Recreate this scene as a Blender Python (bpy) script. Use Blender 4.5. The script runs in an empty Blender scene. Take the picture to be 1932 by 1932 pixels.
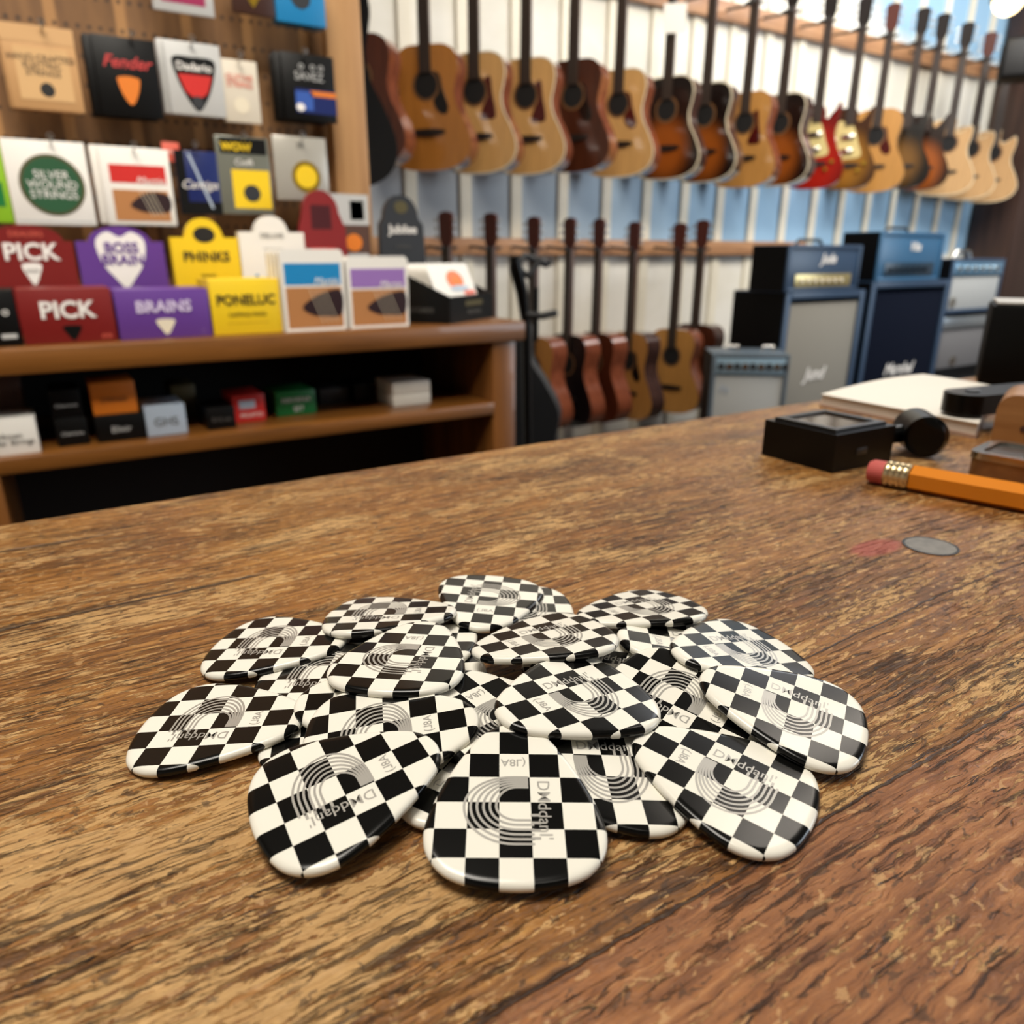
import bpy, bmesh, math, random
from mathutils import Vector, Matrix
random.seed(7)
C = bpy.context.scene.collection
R = math.radians
PI = math.pi

# ------------------------------------------------------------------ camera, world, lights
cd = bpy.data.cameras.new('camera'); cam = bpy.data.objects.new('camera', cd); C.objects.link(cam)
cam.location = (0, 0, 1.023); cam.rotation_euler = (R(90 - 19.144), 0, R(-31.9))
cd.sensor_width = 36; cd.lens = 26.087; cd.clip_start = .01; cd.clip_end = 60
cd.dof.use_dof = True; cd.dof.focus_distance = .122; cd.dof.aperture_fstop = 25
bpy.context.scene.camera = cam
w = bpy.data.worlds.new('world'); bpy.context.scene.world = w; w.use_nodes = True
w.node_tree.nodes['Background'].inputs[0].default_value = (.75, .85, 1, 1)
w.node_tree.nodes['Background'].inputs[1].default_value = .3
vs = bpy.context.scene.view_settings
vs.view_transform = 'Standard'; vs.look = 'None'; vs.exposure = 0.0; vs.gamma = 1; vs.use_curve_mapping = False

def area(name, loc, aim, sx, sy, power, col):
    l = bpy.data.lights.new(name, 'AREA'); l.shape = 'RECTANGLE'; l.size = sx; l.size_y = sy
    l.energy = power; l.color = col
    o = bpy.data.objects.new(name, l); C.objects.link(o); o.location = loc
    o.rotation_euler = (Vector(aim) - Vector(loc)).to_track_quat('-Z', 'Y').to_euler()
    return o
WARM = (1, .93, .82); DAY = (.80, .90, 1)
area('ceiling_lamp', (-.3, .35, 3.0), (-.2, .25, 0), .9, .9, 46, WARM)
o = area('display_fill', (.1, -.5, 2.9), (.2, 1.35, 1.05), 1.0, .4, 5.5, WARM); o.data.spread = R(58)  # fill light added to brighten the front of the display
area('ceiling_lamp', (2.8, .9, 3.0), (2.8, 3.0, 1.2), 2.0, .3, 40, (1, .9, .78))
area('ceiling_lamp', (5.4, .9, 3.0), (5.4, 3.0, 1.2), 2.0, .3, 30, (1, .93, .85))
area('track_lamp', (2.4, 1.7, 3.0), (2.5, 3.4, 1.5), 2.2, .15, 29, (1, .93, .82))
area('track_lamp', (5.0, 1.7, 3.0), (5.1, 3.4, 1.5), 2.2, .15, 29, (1, .95, .87))
area('ceiling_lamp', (4.4, 2.2, 3.15), (4.4, 2.2, 0), 2.4, 1.1, 44, (.92, .95, 1))  # cool panel added to give the counter's right side a sheen
area('window_daylight', (6.2, -2.6, 1.7), (3.2, 2.4, 1.0), 3.0, 2.0, 130, DAY)

# ------------------------------------------------------------------ helpers
def srgb(r, g, b):
    f = lambda c: (c / 255 / 12.92) if c / 255 <= .04045 else ((c / 255 + .055) / 1.055) ** 2.4
    return (f(r), f(g), f(b), 1)
MATS = {}
def mat(name, rgb, rough=.5, metal=0, coat=0, spec=.5, noise=0, scale=60, emit=0):
    if name in MATS: return MATS[name]
    m = bpy.data.materials.new(name); m.use_nodes = True
    nt = m.node_tree; b = nt.nodes['Principled BSDF']; c = srgb(*rgb)
    b.inputs['Roughness'].default_value = rough; b.inputs['Metallic'].default_value = metal
    b.inputs['Coat Weight'].default_value = coat; b.inputs['Specular IOR Level'].default_value = spec
    if noise:
        t = nt.nodes.new('ShaderNodeTexCoord'); n = nt.nodes.new('ShaderNodeTexNoise')
        n.inputs['Scale'].default_value = scale; n.inputs['Detail'].default_value = 5
        nt.links.new(t.outputs['Object'], n.inputs['Vector'])
        r = nt.nodes.new('ShaderNodeValToRGB')
        r.color_ramp.elements[0].position = .3; r.color_ramp.elements[1].position = .7
        r.color_ramp.elements[0].color = tuple(x * (1 - noise) for x in c[:3]) + (1,)
        r.color_ramp.elements[1].color = tuple(min(1, x * (1 + noise)) for x in c[:3]) + (1,)
        nt.links.new(n.outputs['Fac'], r.inputs['Fac']); nt.links.new(r.outputs['Color'], b.inputs['Base Color'])
    else: b.inputs['Base Color'].default_value = c
    if emit:
        b.inputs['Emission Color'].default_value = c; b.inputs['Emission Strength'].default_value = emit
    MATS[name] = m; return m

class G:
    """small node-graph builder"""
    def __init__(s, name):
        s.m = bpy.data.materials.new(name); s.m.use_nodes = True; s.nt = s.m.node_tree
        s.b = s.nt.nodes['Principled BSDF']; MATS[name] = s.m
    def n(s, typ, ins=None, **props):
        o = s.nt.nodes.new('ShaderNode' + typ)
        for k, v in props.items(): setattr(o, k, v)
        for k, v in (ins or {}).items(): s.put(o.inputs[k], v)
        return o
    def put(s, sock, v):
        if hasattr(v, 'is_linked'): s.nt.links.new(v, sock)
        else: sock.default_value = v
    def pos(s): return s.n('TexCoord').outputs['Object']
    def xyz(s, v): return s.n('SeparateXYZ', {0: v}).outputs
    def vec(s, x, y, z=0.0): return s.n('CombineXYZ', {0: x, 1: y, 2: z}).outputs[0]
    def ma(s, op, a, b=0.0, c=0.0): return s.n('Math', {0: a, 1: b, 2: c}, operation=op).outputs[0]
    def noise(s, v, scale=1., detail=4., rough=.5, dist=0.):
        return s.n('TexNoise', {'Vector': v, 'Scale': scale, 'Detail': detail, 'Roughness': rough, 'Distortion': dist}).outputs['Fac']
    def ramp(s, f, stops, interp='LINEAR'):
        o = s.n('ValToRGB', {0: f}); r = o.color_ramp; r.interpolation = interp
        while len(r.elements) < len(stops): r.elements.new(.5)
        for e, (p, c) in zip(r.elements, stops):
            e.position = p; e.color = c if isinstance(c, tuple) else (c, c, c, 1)
        return o.outputs[0]
    def sm(s, f, a, b):
        lo, hi, u, v = (a, b, 0., 1.) if a < b else (b, a, 1., 0.)
        return s.n('MapRange', {0: f, 1: lo, 2: hi, 3: u, 4: v}, interpolation_type='SMOOTHSTEP').outputs[0]
    def mix(s, f, a, b, mode='MIX'):
        o = s.n('Mix', data_type='RGBA', blend_type=mode)
        s.put(o.inputs[0], f); s.put(o.inputs[6], a); s.put(o.inputs[7], b); return o.outputs[2]
    def bump(s, h, strength=.3, dist=.001):
        s.put(s.b.inputs['Normal'], s.n('Bump', {'Height': h, 'Strength': strength, 'Distance': dist}).outputs[0])

def wood(name, dark, light, axis='x', rough=.4, coat=.2, k=1.0):
    """straight-grained wood along one object axis"""
    if name in MATS: return MATS[name]
    g = G(name); x, y, z = g.xyz(g.pos())
    a = {'x': (x, y, z), 'y': (y, x, z), 'z': (z, x, y)}[axis]
    v = g.vec(g.ma('MULTIPLY', a[0], 5 * k), g.ma('MULTIPLY', a[1], 70 * k), g.ma('MULTIPLY', a[2], 70 * k))
    f = g.noise(v, 1, 5, .6, .3)
    g.put(g.b.inputs['Base Color'], g.ramp(f, [(.3, srgb(*dark)), (.68, srgb(*light))]))
    g.b.inputs['Roughness'].default_value = rough; g.b.inputs['Coat Weight'].default_value = coat
    return g.m

def link(name, me, parent=None):
    o = bpy.data.objects.new(name, me); C.objects.link(o)
    if parent: o.parent = parent
    return o
def thing(name, label, cat, loc=(0, 0, 0), rz=0, group=None):
    o = link(name, None); o.location = loc; o.rotation_euler = (0, 0, rz)
    o['label'] = label; o['category'] = cat
    if group: o['group'] = group
    return o
def tag(o, label, cat, group=None):
    o['label'] = label; o['category'] = cat
    if group: o['group'] = group
    return o
def done(name, bm, m, parent=None, smooth=True, ang=40):
    bmesh.ops.recalc_face_normals(bm, faces=bm.faces)
    me = bpy.data.meshes.new(name); bm.to_mesh(me); bm.free()
    for x in (m if isinstance(m, (list, tuple)) else [m]): me.materials.append(x)
    if smooth:
        for p in me.polygons: p.use_smooth = True
        me.set_sharp_from_angle(angle=R(ang))
    return link(name, me, parent)
def struct(o): o['kind'] = 'structure'; return o
def add_box(bm, a, b, bev=0, seg=2, mi=0):
    r = bmesh.ops.create_cube(bm, size=1)
    s = Vector(b) - Vector(a); c = (Vector(a) + Vector(b)) / 2
    for v in r['verts']: v.co = Vector((v.co.x * s.x, v.co.y * s.y, v.co.z * s.z)) + c
    fs = list({f for v in r['verts'] for f in v.link_faces})
    for f in fs: f.material_index = mi
    if bev:
        es = list({e for v in r['verts'] for e in v.link_edges})
        bmesh.ops.bevel(bm, geom=es, offset=bev, segments=seg, affect='EDGES', profile=.5)
    return bm
def bx(name, a, b, m, parent=None, bev=.001, seg=2):
    bm = bmesh.new(); add_box(bm, a, b, bev, seg); return done(name, bm, m, parent)
def add_tube(bm, pts, r, seg=10, cap=True, mi=0):
    pts = [Vector(p) for p in pts]; rings = []
    for i, p in enumerate(pts):
        t = (pts[min(i + 1, len(pts) - 1)] - pts[max(i - 1, 0)]).normalized()
        u = t.orthogonal().normalized() if i == 0 else (u - t * u.dot(t)).normalized()
        v = t.cross(u); rr = r[i] if isinstance(r, (list, tuple)) else r
        rings.append([bm.verts.new(p + u * rr * math.cos(2 * PI * k / seg) + v * rr * math.sin(2 * PI * k / seg)) for k in range(seg)])
    for a, b in zip(rings, rings[1:]):
        for k in range(seg): bm.faces.new((a[k], a[(k + 1) % seg], b[(k + 1) % seg], b[k])).material_index = mi
    if cap: bm.faces.new(rings[0][::-1]).material_index = mi; bm.faces.new(rings[-1]).material_index = mi
    return bm
def tube(name, pts, r, m, parent=None, seg=10):
    return done(name, add_tube(bmesh.new(), pts, r, seg), m, parent)
def add_prism(bm, poly, d0, d1, plane='xz', mi=(0, 0, 0)):
    """poly of (u,v); plane xz extrudes along y from d0 (front) to d1; plane xy extrudes along z"""
    f = (lambda u, v, d: (u, d, v)) if plane == 'xz' else ((lambda u, v, d: (u, v, d)) if plane == 'xy' else (lambda u, v, d: (d, u, v)))
    A = [bm.verts.new(f(u, v, d0)) for u, v in poly]; B = [bm.verts.new(f(u, v, d1)) for u, v in poly]
    bm.faces.new(A).material_index = mi[0]; bm.faces.new(B[::-1]).material_index = mi[2]
    n = len(poly)
    for i in range(n): bm.faces.new((A[i], B[i], B[(i + 1) % n], A[(i + 1) % n])).material_index = mi[1]
    return bm
def prism(name, poly, d0, d1, m, parent=None, plane='xz', bev=0, smooth=True):
    bm = add_prism(bmesh.new(), poly, d0, d1, plane)
    if bev: 
        es = [e for e in bm.edges if len(e.link_faces) == 2 and e.calc_face_angle(0) > R(35)]
        bmesh.ops.bevel(bm, geom=es, offset=bev, segments=2, affect='EDGES', profile=.5)
    return done(name, bm, m, parent, smooth)
def spline(pts, n=6, closed=True):
    P = [Vector(p) for p in pts]; out = []; L = len(P)
    for i in range(L if closed else L - 1):
        g = (lambda k: P[k % L]) if closed else (lambda k: P[max(0, min(L - 1, k))])
        a, b, c, d = g(i - 1), g(i), g(i + 1), g(i + 2)
        for k in range(n):
            t = k / n
            out.append(tuple(.5 * ((2 * b) + (c - a) * t + (2 * a - 5 * b + 4 * c - d) * t * t + (3 * b - a - 3 * c + d) * t ** 3)))
    if not closed: out.append(tuple(P[-1]))
    return out
def ellipse(cx, cy, rx, ry, n=32): return [(cx + rx * math.cos(2 * PI * k / n), cy + ry * math.sin(2 * PI * k / n)) for k in range(n)]
def rrect(x0, y0, x1, y1, r, n=5):
    o = []
    for cx, cy, a in ((x1 - r, y1 - r, 0), (x0 + r, y1 - r, 90), (x0 + r, y0 + r, 180), (x1 - r, y0 + r, 270)):
        for k in range(n + 1): o.append((cx + r * math.cos(R(a + 90 * k / n)), cy + r * math.sin(R(a + 90 * k / n))))
    return o
def text_mesh(s, size, shear=0, bold=0, ext=.0002, sx=1.0):
    cu = bpy.data.curves.new('lettering', 'FONT'); cu.body = s; cu.size = size; cu.shear = shear; cu.offset = bold
    cu.extrude = ext; cu.align_x = 'CENTER'; cu.align_y = 'CENTER'; cu.resolution_u = 3; cu.space_line = .85
    o = bpy.data.objects.new('lettering', cu); C.objects.link(o)
    me = bpy.data.meshes.new_from_object(o.evaluated_get(bpy.context.evaluated_depsgraph_get()))
    bpy.data.objects.remove(o); bpy.data.curves.remove(cu)
    if sx != 1: me.transform(Matrix.Diagonal((sx, 1, 1, 1)))
    return me
def text(s, size, m, parent, x, z, y, shear=0, bold=0, rot=0, sx=1.0, name='lettering'):
    me = text_mesh(s, size, shear, bold, sx=sx)
    me.transform(Matrix.Translation((x, y, z)) @ Matrix.Rotation(PI / 2, 4, 'X') @ Matrix.Rotation(rot, 4, 'Z'))
    me.materials.clear(); me.materials.append(m)
    return link(name, me, parent)
def copy_tree(o, parent=None):
    c = o.copy(); C.objects.link(c)
    if parent: c.parent = parent
    for ch in list(o.children): copy_tree(ch, c)
    return c

# ------------------------------------------------------------------ plain materials
WHITE = mat('white_card', (236, 232, 224), .45); CREAM = mat('cream_card', (225, 214, 190), .5)
BLACK = mat('black_card', (7, 7, 7), .45, spec=.25); CHAR = mat('charcoal_card', (44, 46, 50), .45)
GREYC = mat('grey_card', (190, 190, 188), .4); DKRED = mat('dark_red_card', (120, 26, 24), .4)
PURPLE = mat('purple_card', (98, 58, 140), .42); YELLOW = mat('yellow_card', (238, 200, 32), .42)
LILAC = mat('lilac_card', (150, 112, 180), .42); BLUE = mat('blue_card', (28, 132, 190), .4)
REDC = mat('red_card', (204, 44, 40), .4); SALMON = mat('salmon_card', (220, 100, 80), .5)
ORANGE = mat('orange_card', (222, 122, 34), .45); TAN = mat('tan_card', (196, 150, 98), .6)
NAVY = mat('navy_card', (24, 38, 96), .35); GREEN = mat('green_card', (24, 116, 56), .4); LIME = mat('lime_card', (140, 190, 40), .4)
DKGREEN = mat('dark_green_card', (36, 84, 52), .45); GOLD = mat('gold_foil', (205, 170, 60), .25, .8)
OLIVE = mat('olive_card', (84, 76, 44), .5); PALEBLUE = mat('pale_blue_card', (178, 192, 208), .35)
BROWNC = mat('brown_card', (84, 56, 44), .5); MAROON = mat('maroon_card', (130, 34, 36), .4)
INK = mat('grey_ink', (90, 88, 84), .5); BINK = mat('black_ink', (24, 22, 20), .5); WINK = mat('white_ink', (238, 234, 228), .5)
RINK = mat('red_ink', (196, 60, 58), .5); CHROME = mat('chrome', (215, 212, 205), .18, 1)
STEEL = mat('steel_wire', (170, 168, 165), .3, 1); BPLAST = mat('black_plastic', (5, 5, 5), .3, spec=.22)
BRUBBER = mat('black_rubber', (16, 16, 17), .55); PHOTOBR = mat('printed_guitar_wood', (178, 122, 74), .4)
PHOTODK = mat('printed_dark', (44, 26, 30), .4); MAGENTA = mat('magenta_card', (150, 30, 80), .4)
SUN = mat('sun_orange_ink', (240, 120, 70), .5)
OAK = wood('shelf_wood', (88, 52, 17), (134, 84, 33), 'x', .38, .25, .6)
OAKZ = wood('shelf_wood_upright', (90, 53, 19), (132, 82, 35), 'z', .4, .2, .6)
PINEZ = wood('pale_post_wood', (176, 128, 80), (206, 158, 106), 'z', .5, .1, .5)
RAILW = wood('rail_wood', (150, 104, 70), (196, 148, 106), 'x', .5, .1, .5)

# ------------------------------------------------------------------ the room
g = G('mural_boards')                       # painted sky mural: white cloud over pale blue
x, y, z = g.xyz(g.pos())
cl = g.noise(g.vec(g.ma('MULTIPLY', x, .9), 0.0, g.ma('MULTIPLY', z, 1.6)), 1.3, 5, .55, .3)
band = g.ma('MULTIPLY', g.sm(z, .98, 1.12), g.ma('SUBTRACT', 1.0, g.sm(z, 1.5, 1.75)))
band = g.ma('MAXIMUM', band, g.ma('MULTIPLY', g.sm(z, 2.25, 2.6), g.sm(x, 4.4, 5.6)))
bl = g.ma('MULTIPLY', band, g.sm(g.ma('ADD', g.ma('MULTIPLY', x, .09), cl), .32, .95))
base = g.mix(g.sm(cl, .35, .65), srgb(226, 222, 208), srgb(240, 238, 230))
sky = g.mix(g.sm(x, 1.2, 4.0), srgb(176, 180, 184), srgb(152, 190, 220))
g.put(g.b.inputs['Base Color'], g.mix(g.sm(bl, .02, .45), base, sky)); g.b.inputs['Roughness'].default_value = .55
MURAL = g.m
BATTEN = mat('cream_batten_paint', (232, 226, 208), .5, noise=.06, scale=4)
bm = bmesh.new(); add_box(bm, (-2.6, 3.45, 0), (9, 3.55, 3.2))
for k in range(-12, 26):
    xx = 1.585 + .29 * k
    add_box(bm, (xx - .03, 3.432, 0), (xx + .03, 3.451, 3.2), mi=1)
struct(done('wall_back', bm, [MURAL, BATTEN], smooth=False))
PLAS = mat('plaster', (206, 200, 190), .7, noise=.05, scale=2)
struct(bx('wall_left', (-2.7, -3.5, 0), (-2.6, 3.45, 3.2), PLAS, bev=0))
struct(bx('wall_right', (9, -3.5, 0), (9.1, 3.45, 3.2), PLAS, bev=0))
struct(bx('wall_front', (-2.6, -3.6, 0), (9, -3.5, 3.2), PLAS, bev=0))
struct(bx('ceiling', (-2.6, -3.5, 3.2), (9, 3.45, 3.3), mat('ceiling_paint', (104, 100, 96), .8), bev=0))
struct(bx('floor', (-2.6, -3.5, -.1), (9, 3.45, 0), wood('floor_boards', (58, 42, 30), (88, 66, 48), 'x', .5, .1, .3), bev=0))
struct(bx('trim_1', (6.42, 3.1, 0), (7.05, 3.43, 3.2), wood('dark_brown_boards', (48, 30, 24), (74, 50, 40), 'z', .5, .1, .3), bev=.004))
struct(bx('trim_2', (7.05, 3.36, 0), (7.3, 3.43, 3.2), mat('white_trim_paint', (226, 224, 220), .5), bev=.004))

# ------------------------------------------------------------------ worn wooden counter
g = G('worn_counter_wood'); x, y, z = g.xyz(g.pos())
wob = g.noise(g.vec(g.ma('MULTIPLY', x, 14), g.ma('MULTIPLY', y, 40)), 1, 3)
jit = g.noise(g.vec(g.ma('MULTIPLY', x, 260), g.ma('MULTIPLY', y, 420), 5.), 1, 4, .6)
yy = g.ma('ADD', y, g.ma('ADD', g.ma('MULTIPLY', g.ma('SUBTRACT', wob, .5), .006), g.ma('MULTIPLY', g.ma('SUBTRACT', jit, .5), .0012)))
def gv(a, b, o=0.): return g.vec(g.ma('MULTIPLY', x, a), g.ma('MULTIPLY', yy, b), o)
fine = g.noise(gv(120, 1500), 1, 6, .75)
mid = g.noise(gv(46, 620, 3.), 1, 7, .74, .2)
big = g.noise(gv(9, 36, 7.), 1, 4, .55, .3)
front = g.sm(yy, .0472, .0462)          # the reddish front plank
tone = g.ma('ADD', g.ma('MULTIPLY', mid, .7), g.ma('MULTIPLY', big, .3))
brown = g.ramp(tone, [(.34, srgb(66, 40, 16)), (.44, srgb(114, 72, 30)), (.53, srgb(154, 102, 46)), (.64, srgb(198, 146, 80))])
redd = g.ramp(tone, [(.34, srgb(76, 44, 24)), (.43, srgb(126, 78, 44)), (.53, srgb(164, 108, 64)), (.64, srgb(200, 148, 98))])
col = g.mix(front, brown, redd)
# worn-through pale flakes, stretched along the grain
fl = g.noise(gv(150, 950, 11.), 1, 7, .72, .4)
wear = g.noise(gv(26, 70, 21.), 1, 4, .6, .6)
left = g.sm(g.ma('ADD', x, g.ma('MULTIPLY', y, -.35)), .035, -.02)
wm = g.ma('ADD', g.ma('MULTIPLY', wear, .5), g.ma('MULTIPLY', fl, .65))
wm = g.ma('ADD', wm, g.ma('MULTIPLY', g.ma('MULTIPLY', left, g.sm(y, .125, .08)), .05))
wm = g.ma('SUBTRACT', wm, g.ma('MULTIPLY', front, .045))
wmask = g.sm(wm, .606, .630)
col = g.mix(g.ma('MULTIPLY', wmask, .85), col, g.ramp(fine, [(.3, srgb(166, 122, 70)), (.6, srgb(216, 174, 114))]))
f2 = g.noise(gv(170, 820, 15.), 1, 5, .62, .3)
col = g.mix(g.ma('MULTIPLY', g.sm(f2, .598, .622), g.ma('MULTIPLY_ADD', front, -.5, .8)), col, srgb(218, 174, 114))
# dark dirt in the grain, denser in some areas
dz_ = g.noise(gv(18, 55, 71.), 1, 3, .5)
drk = g.sm(g.ma('ADD', g.noise(gv(60, 950, 31.), 1, 7, .75, .4), g.ma('MULTIPLY', g.ma('SUBTRACT', dz_, .5), .35)), .55, .62)
col = g.mix(g.ma('MULTIPLY', drk, .75), col, srgb(48, 31, 16))
col = g.mix(g.ma('MULTIPLY', g.sm(fine, .54, .68), .4), col, srgb(60, 40, 20))
# small chips, lighter and darker, less aligned with the grain
ch = g.noise(gv(300, 620, 81.), 1, 4, .6, .6)
col = g.mix(g.ma('MULTIPLY', g.sm(ch, .605, .645), .6), col, srgb(206, 164, 112))
col = g.mix(g.ma('MULTIPLY', g.sm(ch, .405, .36), .65), col, srgb(56, 38, 24))
# orange-red residues of old varnish
rs = g.sm(g.noise(gv(20, 90, 41.), 1, 4, .6), .6, .72)
col = g.mix(g.ma('MULTIPLY', rs, .35), col, srgb(140, 74, 34))
# cracks
crk = g.sm(g.ma('ABSOLUTE', g.ma('SUBTRACT', g.noise(gv(30, 420, 51.), 1, 3, .6, .4), .5)), .012, .003)
crk = g.ma('MULTIPLY', crk, g.sm(g.noise(gv(70, 260, 61.), 1, 2), .53, .6))
def groove(y0, w0, x0=-9., x1=9.):
    d = g.sm(g.ma('ABSOLUTE', g.ma('SUBTRACT', yy, y0)), w0, w0 * .35)
    return g.ma('MULTIPLY', d, g.ma('MULTIPLY', g.sm(x, x0, x0 + .008), g.sm(x, x1, x1 - .008)))
seams = groove(.0467, .00035)
for a in ((.0775, .0003, .10, 2.), (.1715, .0008, -.03, .04), (.221, .0008, -.2, .01), (.1, .0003, .2, 2.)):
    seams = g.ma('MAXIMUM', seams, groove(*a))
cut = g.ma('MAXIMUM', seams, crk)
col = g.mix(g.ma('MULTIPLY', cut, .85), col, srgb(28, 17, 10))
# red stain beside the round plug
dx = g.ma('DIVIDE', g.ma('SUBTRACT', x, .1775), .011); dy = g.ma('DIVIDE', g.ma('SUBTRACT', y, .1035), .005)
st = g.ma('ADD', g.ma('ADD', g.ma('MULTIPLY', dx, dx), g.ma('MULTIPLY', dy, dy)), g.ma('MULTIPLY', g.ma('SUBTRACT', mid, .5), 1.2))
col = g.mix(g.ma('MULTIPLY', g.sm(st, 1.0, .35), .72), col, srgb(172, 66, 56))
g.put(g.b.inputs['Base Color'], col)
g.put(g.b.inputs['Roughness'], g.ma('ADD', g.ma('MULTIPLY', wmask, .2), g.ma('MULTIPLY_ADD', fine, .2, .24)))
g.b.inputs['Specular IOR Level'].default_value = .55
h = g.ma('ADD', g.ma('MULTIPLY', fine, .35), g.ma('MULTIPLY', mid, .5))
h = g.ma('SUBTRACT', h, g.ma('ADD', g.ma('MULTIPLY', wmask, .25), g.ma('MULTIPLY', cut, 1.2)))
h = g.ma('SUBTRACT', h, g.ma('MULTIPLY', drk, .35))
g.bump(h, .8, .0006)
ctr = thing('shop_counter', 'worn brown wooden counter top with scuffed varnish in the foreground', 'counter')
bx('counter_top', (-1.3, -.42, .91), (1.9, .2485, .95), g.m, ctr, .003)
bx('front_panel', (-1.25, .18, .06), (1.85, .21, .91), OAKZ, ctr, .001)
bx('plinth', (-1.2, -.3, 0), (1.8, .17, .06), BLACK, ctr, .001)
o = prism('plug', ellipse(.1905, .0965, .0062, .0062, 40), .949, .95015, mat('dull_grey_plug', (112, 108, 100), .5, noise=.25, scale=300), ctr, 'xy')
o['label'] = 'dull grey round plug beside a red stain'
bm = bmesh.new()
for k in range(48):
    a, b = 2 * PI * k / 48, 2 * PI * (k + 1) / 48
    bm.faces.new([bm.verts.new((.1905 + r * math.cos(t), .0965 + r * math.sin(t), .9502)) for r, t in ((.0061, a), (.0068, a), (.0068, b), (.0061, b))])
bmesh.ops.remove_doubles(bm, verts=bm.verts, dist=1e-6)
done('plug_rim', bm, BLACK, ctr)

# ------------------------------------------------------------------ checkered picks
SC = .94
half = [(0, 14.2), (2.6, 13.6), (4.8, 12.0), (6.8, 9.2), (8.8, 5.6), (10.6, 1.6), (12.0, -2.6), (12.5, -6.0), (11.8, -9.2), (9.6, -11.9), (6.4, -13.4), (3.2, -14.0), (0, -14.2)]
outl = spline([(a * SC / 1000, b * SC / 1000) for a, b in half + [(-a, b) for a, b in half[-2:0:-1]]], 5)
PT = .0016
g = G('black_white_checker'); x, y, z = g.xyz(g.pos()); cell = .00415
def stripe(v, off): return g.ma('FLOOR', g.ma('DIVIDE', g.ma('ADD', v, off), cell))
par = g.ma('MODULO', g.ma('ADD', g.ma('ADD', stripe(x, .10 * cell * 10 / 2), 100.0), g.ma('ADD', stripe(y, .277 * cell), 100.0)), 2.0)
par = g.ma('GREATER_THAN', par, .5)
g.put(g.b.inputs['Base Color'], g.mix(par, srgb(12, 12, 11), srgb(243, 240, 228)))
g.b.inputs['Roughness'].default_value = .2; g.b.inputs['Specular IOR Level'].default_value = .35
CHECK = g.m
SILVER = mat('silver_print', (186, 183, 176), .32, .35)
def pick_mesh():
    bm = bmesh.new(); n = len(outl); P = [Vector((a, b, 0)) for a, b in outl]
    nor = []
    for i in range(n):
        t = (P[(i + 1) % n] - P[i - 1]).normalized(); nor.append(Vector((t.y, -t.x, 0)))
    cen = sum(P, Vector()) / n
    nor = [q if q.dot(p - cen) > 0 else -q for p, q in zip(P, nor)]
    prof = [(.0013, 1.0), (.0009, .985), (.0005, .88), (.0002, .65), (.00004, .3), (0, 0)]
    rings = []
    for s in (1, -1):
        for ins, hz in (prof if s > 0 else prof[-2::-1]):
            rings.append([bm.verts.new(p - q * ins + Vector((0, 0, s * hz * PT / 2))) for p, q in zip(P, nor)])
    bm.faces.new(rings[0]); bm.faces.new(rings[-1][::-1])
    for a, b in zip(rings, rings[1:]):
        for i in range(n): bm.faces.new((a[i], b[i], b[(i + 1) % n], a[(i + 1) % n]))
    return bm
def imprint_mesh():
    """the silver arch of nested lines with lettering, printed on the face"""
    bm = bmesh.new(); z0 = PT / 2 + .00002
    def band(pts, wd):
        L = []; 
        for i, p in enumerate(pts):
            p = Vector(p); t = (Vector(pts[min(i + 1, len(pts) - 1)]) - Vector(pts[max(i - 1, 0)])).normalized()
            q = Vector((-t.y, t.x)); wv = wd(i / (len(pts) - 1)) / 2
            L.append((bm.verts.new((p.x + q.x * wv, p.y + q.y * wv, z0)), bm.verts.new((p.x - q.x * wv, p.y - q.y * wv, z0))))
        for a, b in zip(L, L[1:]): bm.faces.new((a[0], a[1], b[1], b[0]))
    for i in range(6):
        top, bot = .0042 - .00030 * i, -.0050 + .00062 * i
        rad = .0071 - .00082 * i; cx = -.0002 + .0001 * i
        pts = [(.0020, top)]
        for k in range(25):
            a = PI / 2 + PI * k / 24; ry = (top - .0 if math.sin(a) > 0 else -bot)
            pts.append((cx + rad * math.cos(a) * 1.0, ry * math.sin(a)))
        pts.append((.0022 + (.0004 if i < 5 else 0), bot))
        band([(a * .92, b * 1.14 - .0018) for a, b in pts], lambda t: .00034)
    tm = text_mesh('DMddanI\'', .0024, 0, .00001, 0, 1.0)
    t2 = text_mesh('A8L)', .0018, 0, .00002, 0)
    for me, M in ((tm, Matrix.Translation((.0038, -.0022, z0)) @ Matrix.Rotation(-PI / 2, 4, 'Z')),
                  (t2, Matrix.Translation((-.0001, .0056, z0)) @ Matrix.Diagonal((1, -1, 1, 1)))):
        me.transform(M); bm.from_mesh(me); bpy.data.meshes.remove(me)
    for k in range(4):
        yb = -.0030 - .00115 * k
        bm.faces.new([bm.verts.new(c) for c in ((.0020, yb, z0), (.0032, yb, z0), (.0032, yb - .0004, z0), (.0020, yb - .0004, z0))])
    return bm
pk0 = done('guitar_pick', pick_mesh(), CHECK, None, True, 60)
im0 = done('imprint', imprint_mesh(), SILVER, pk0, False)
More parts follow.
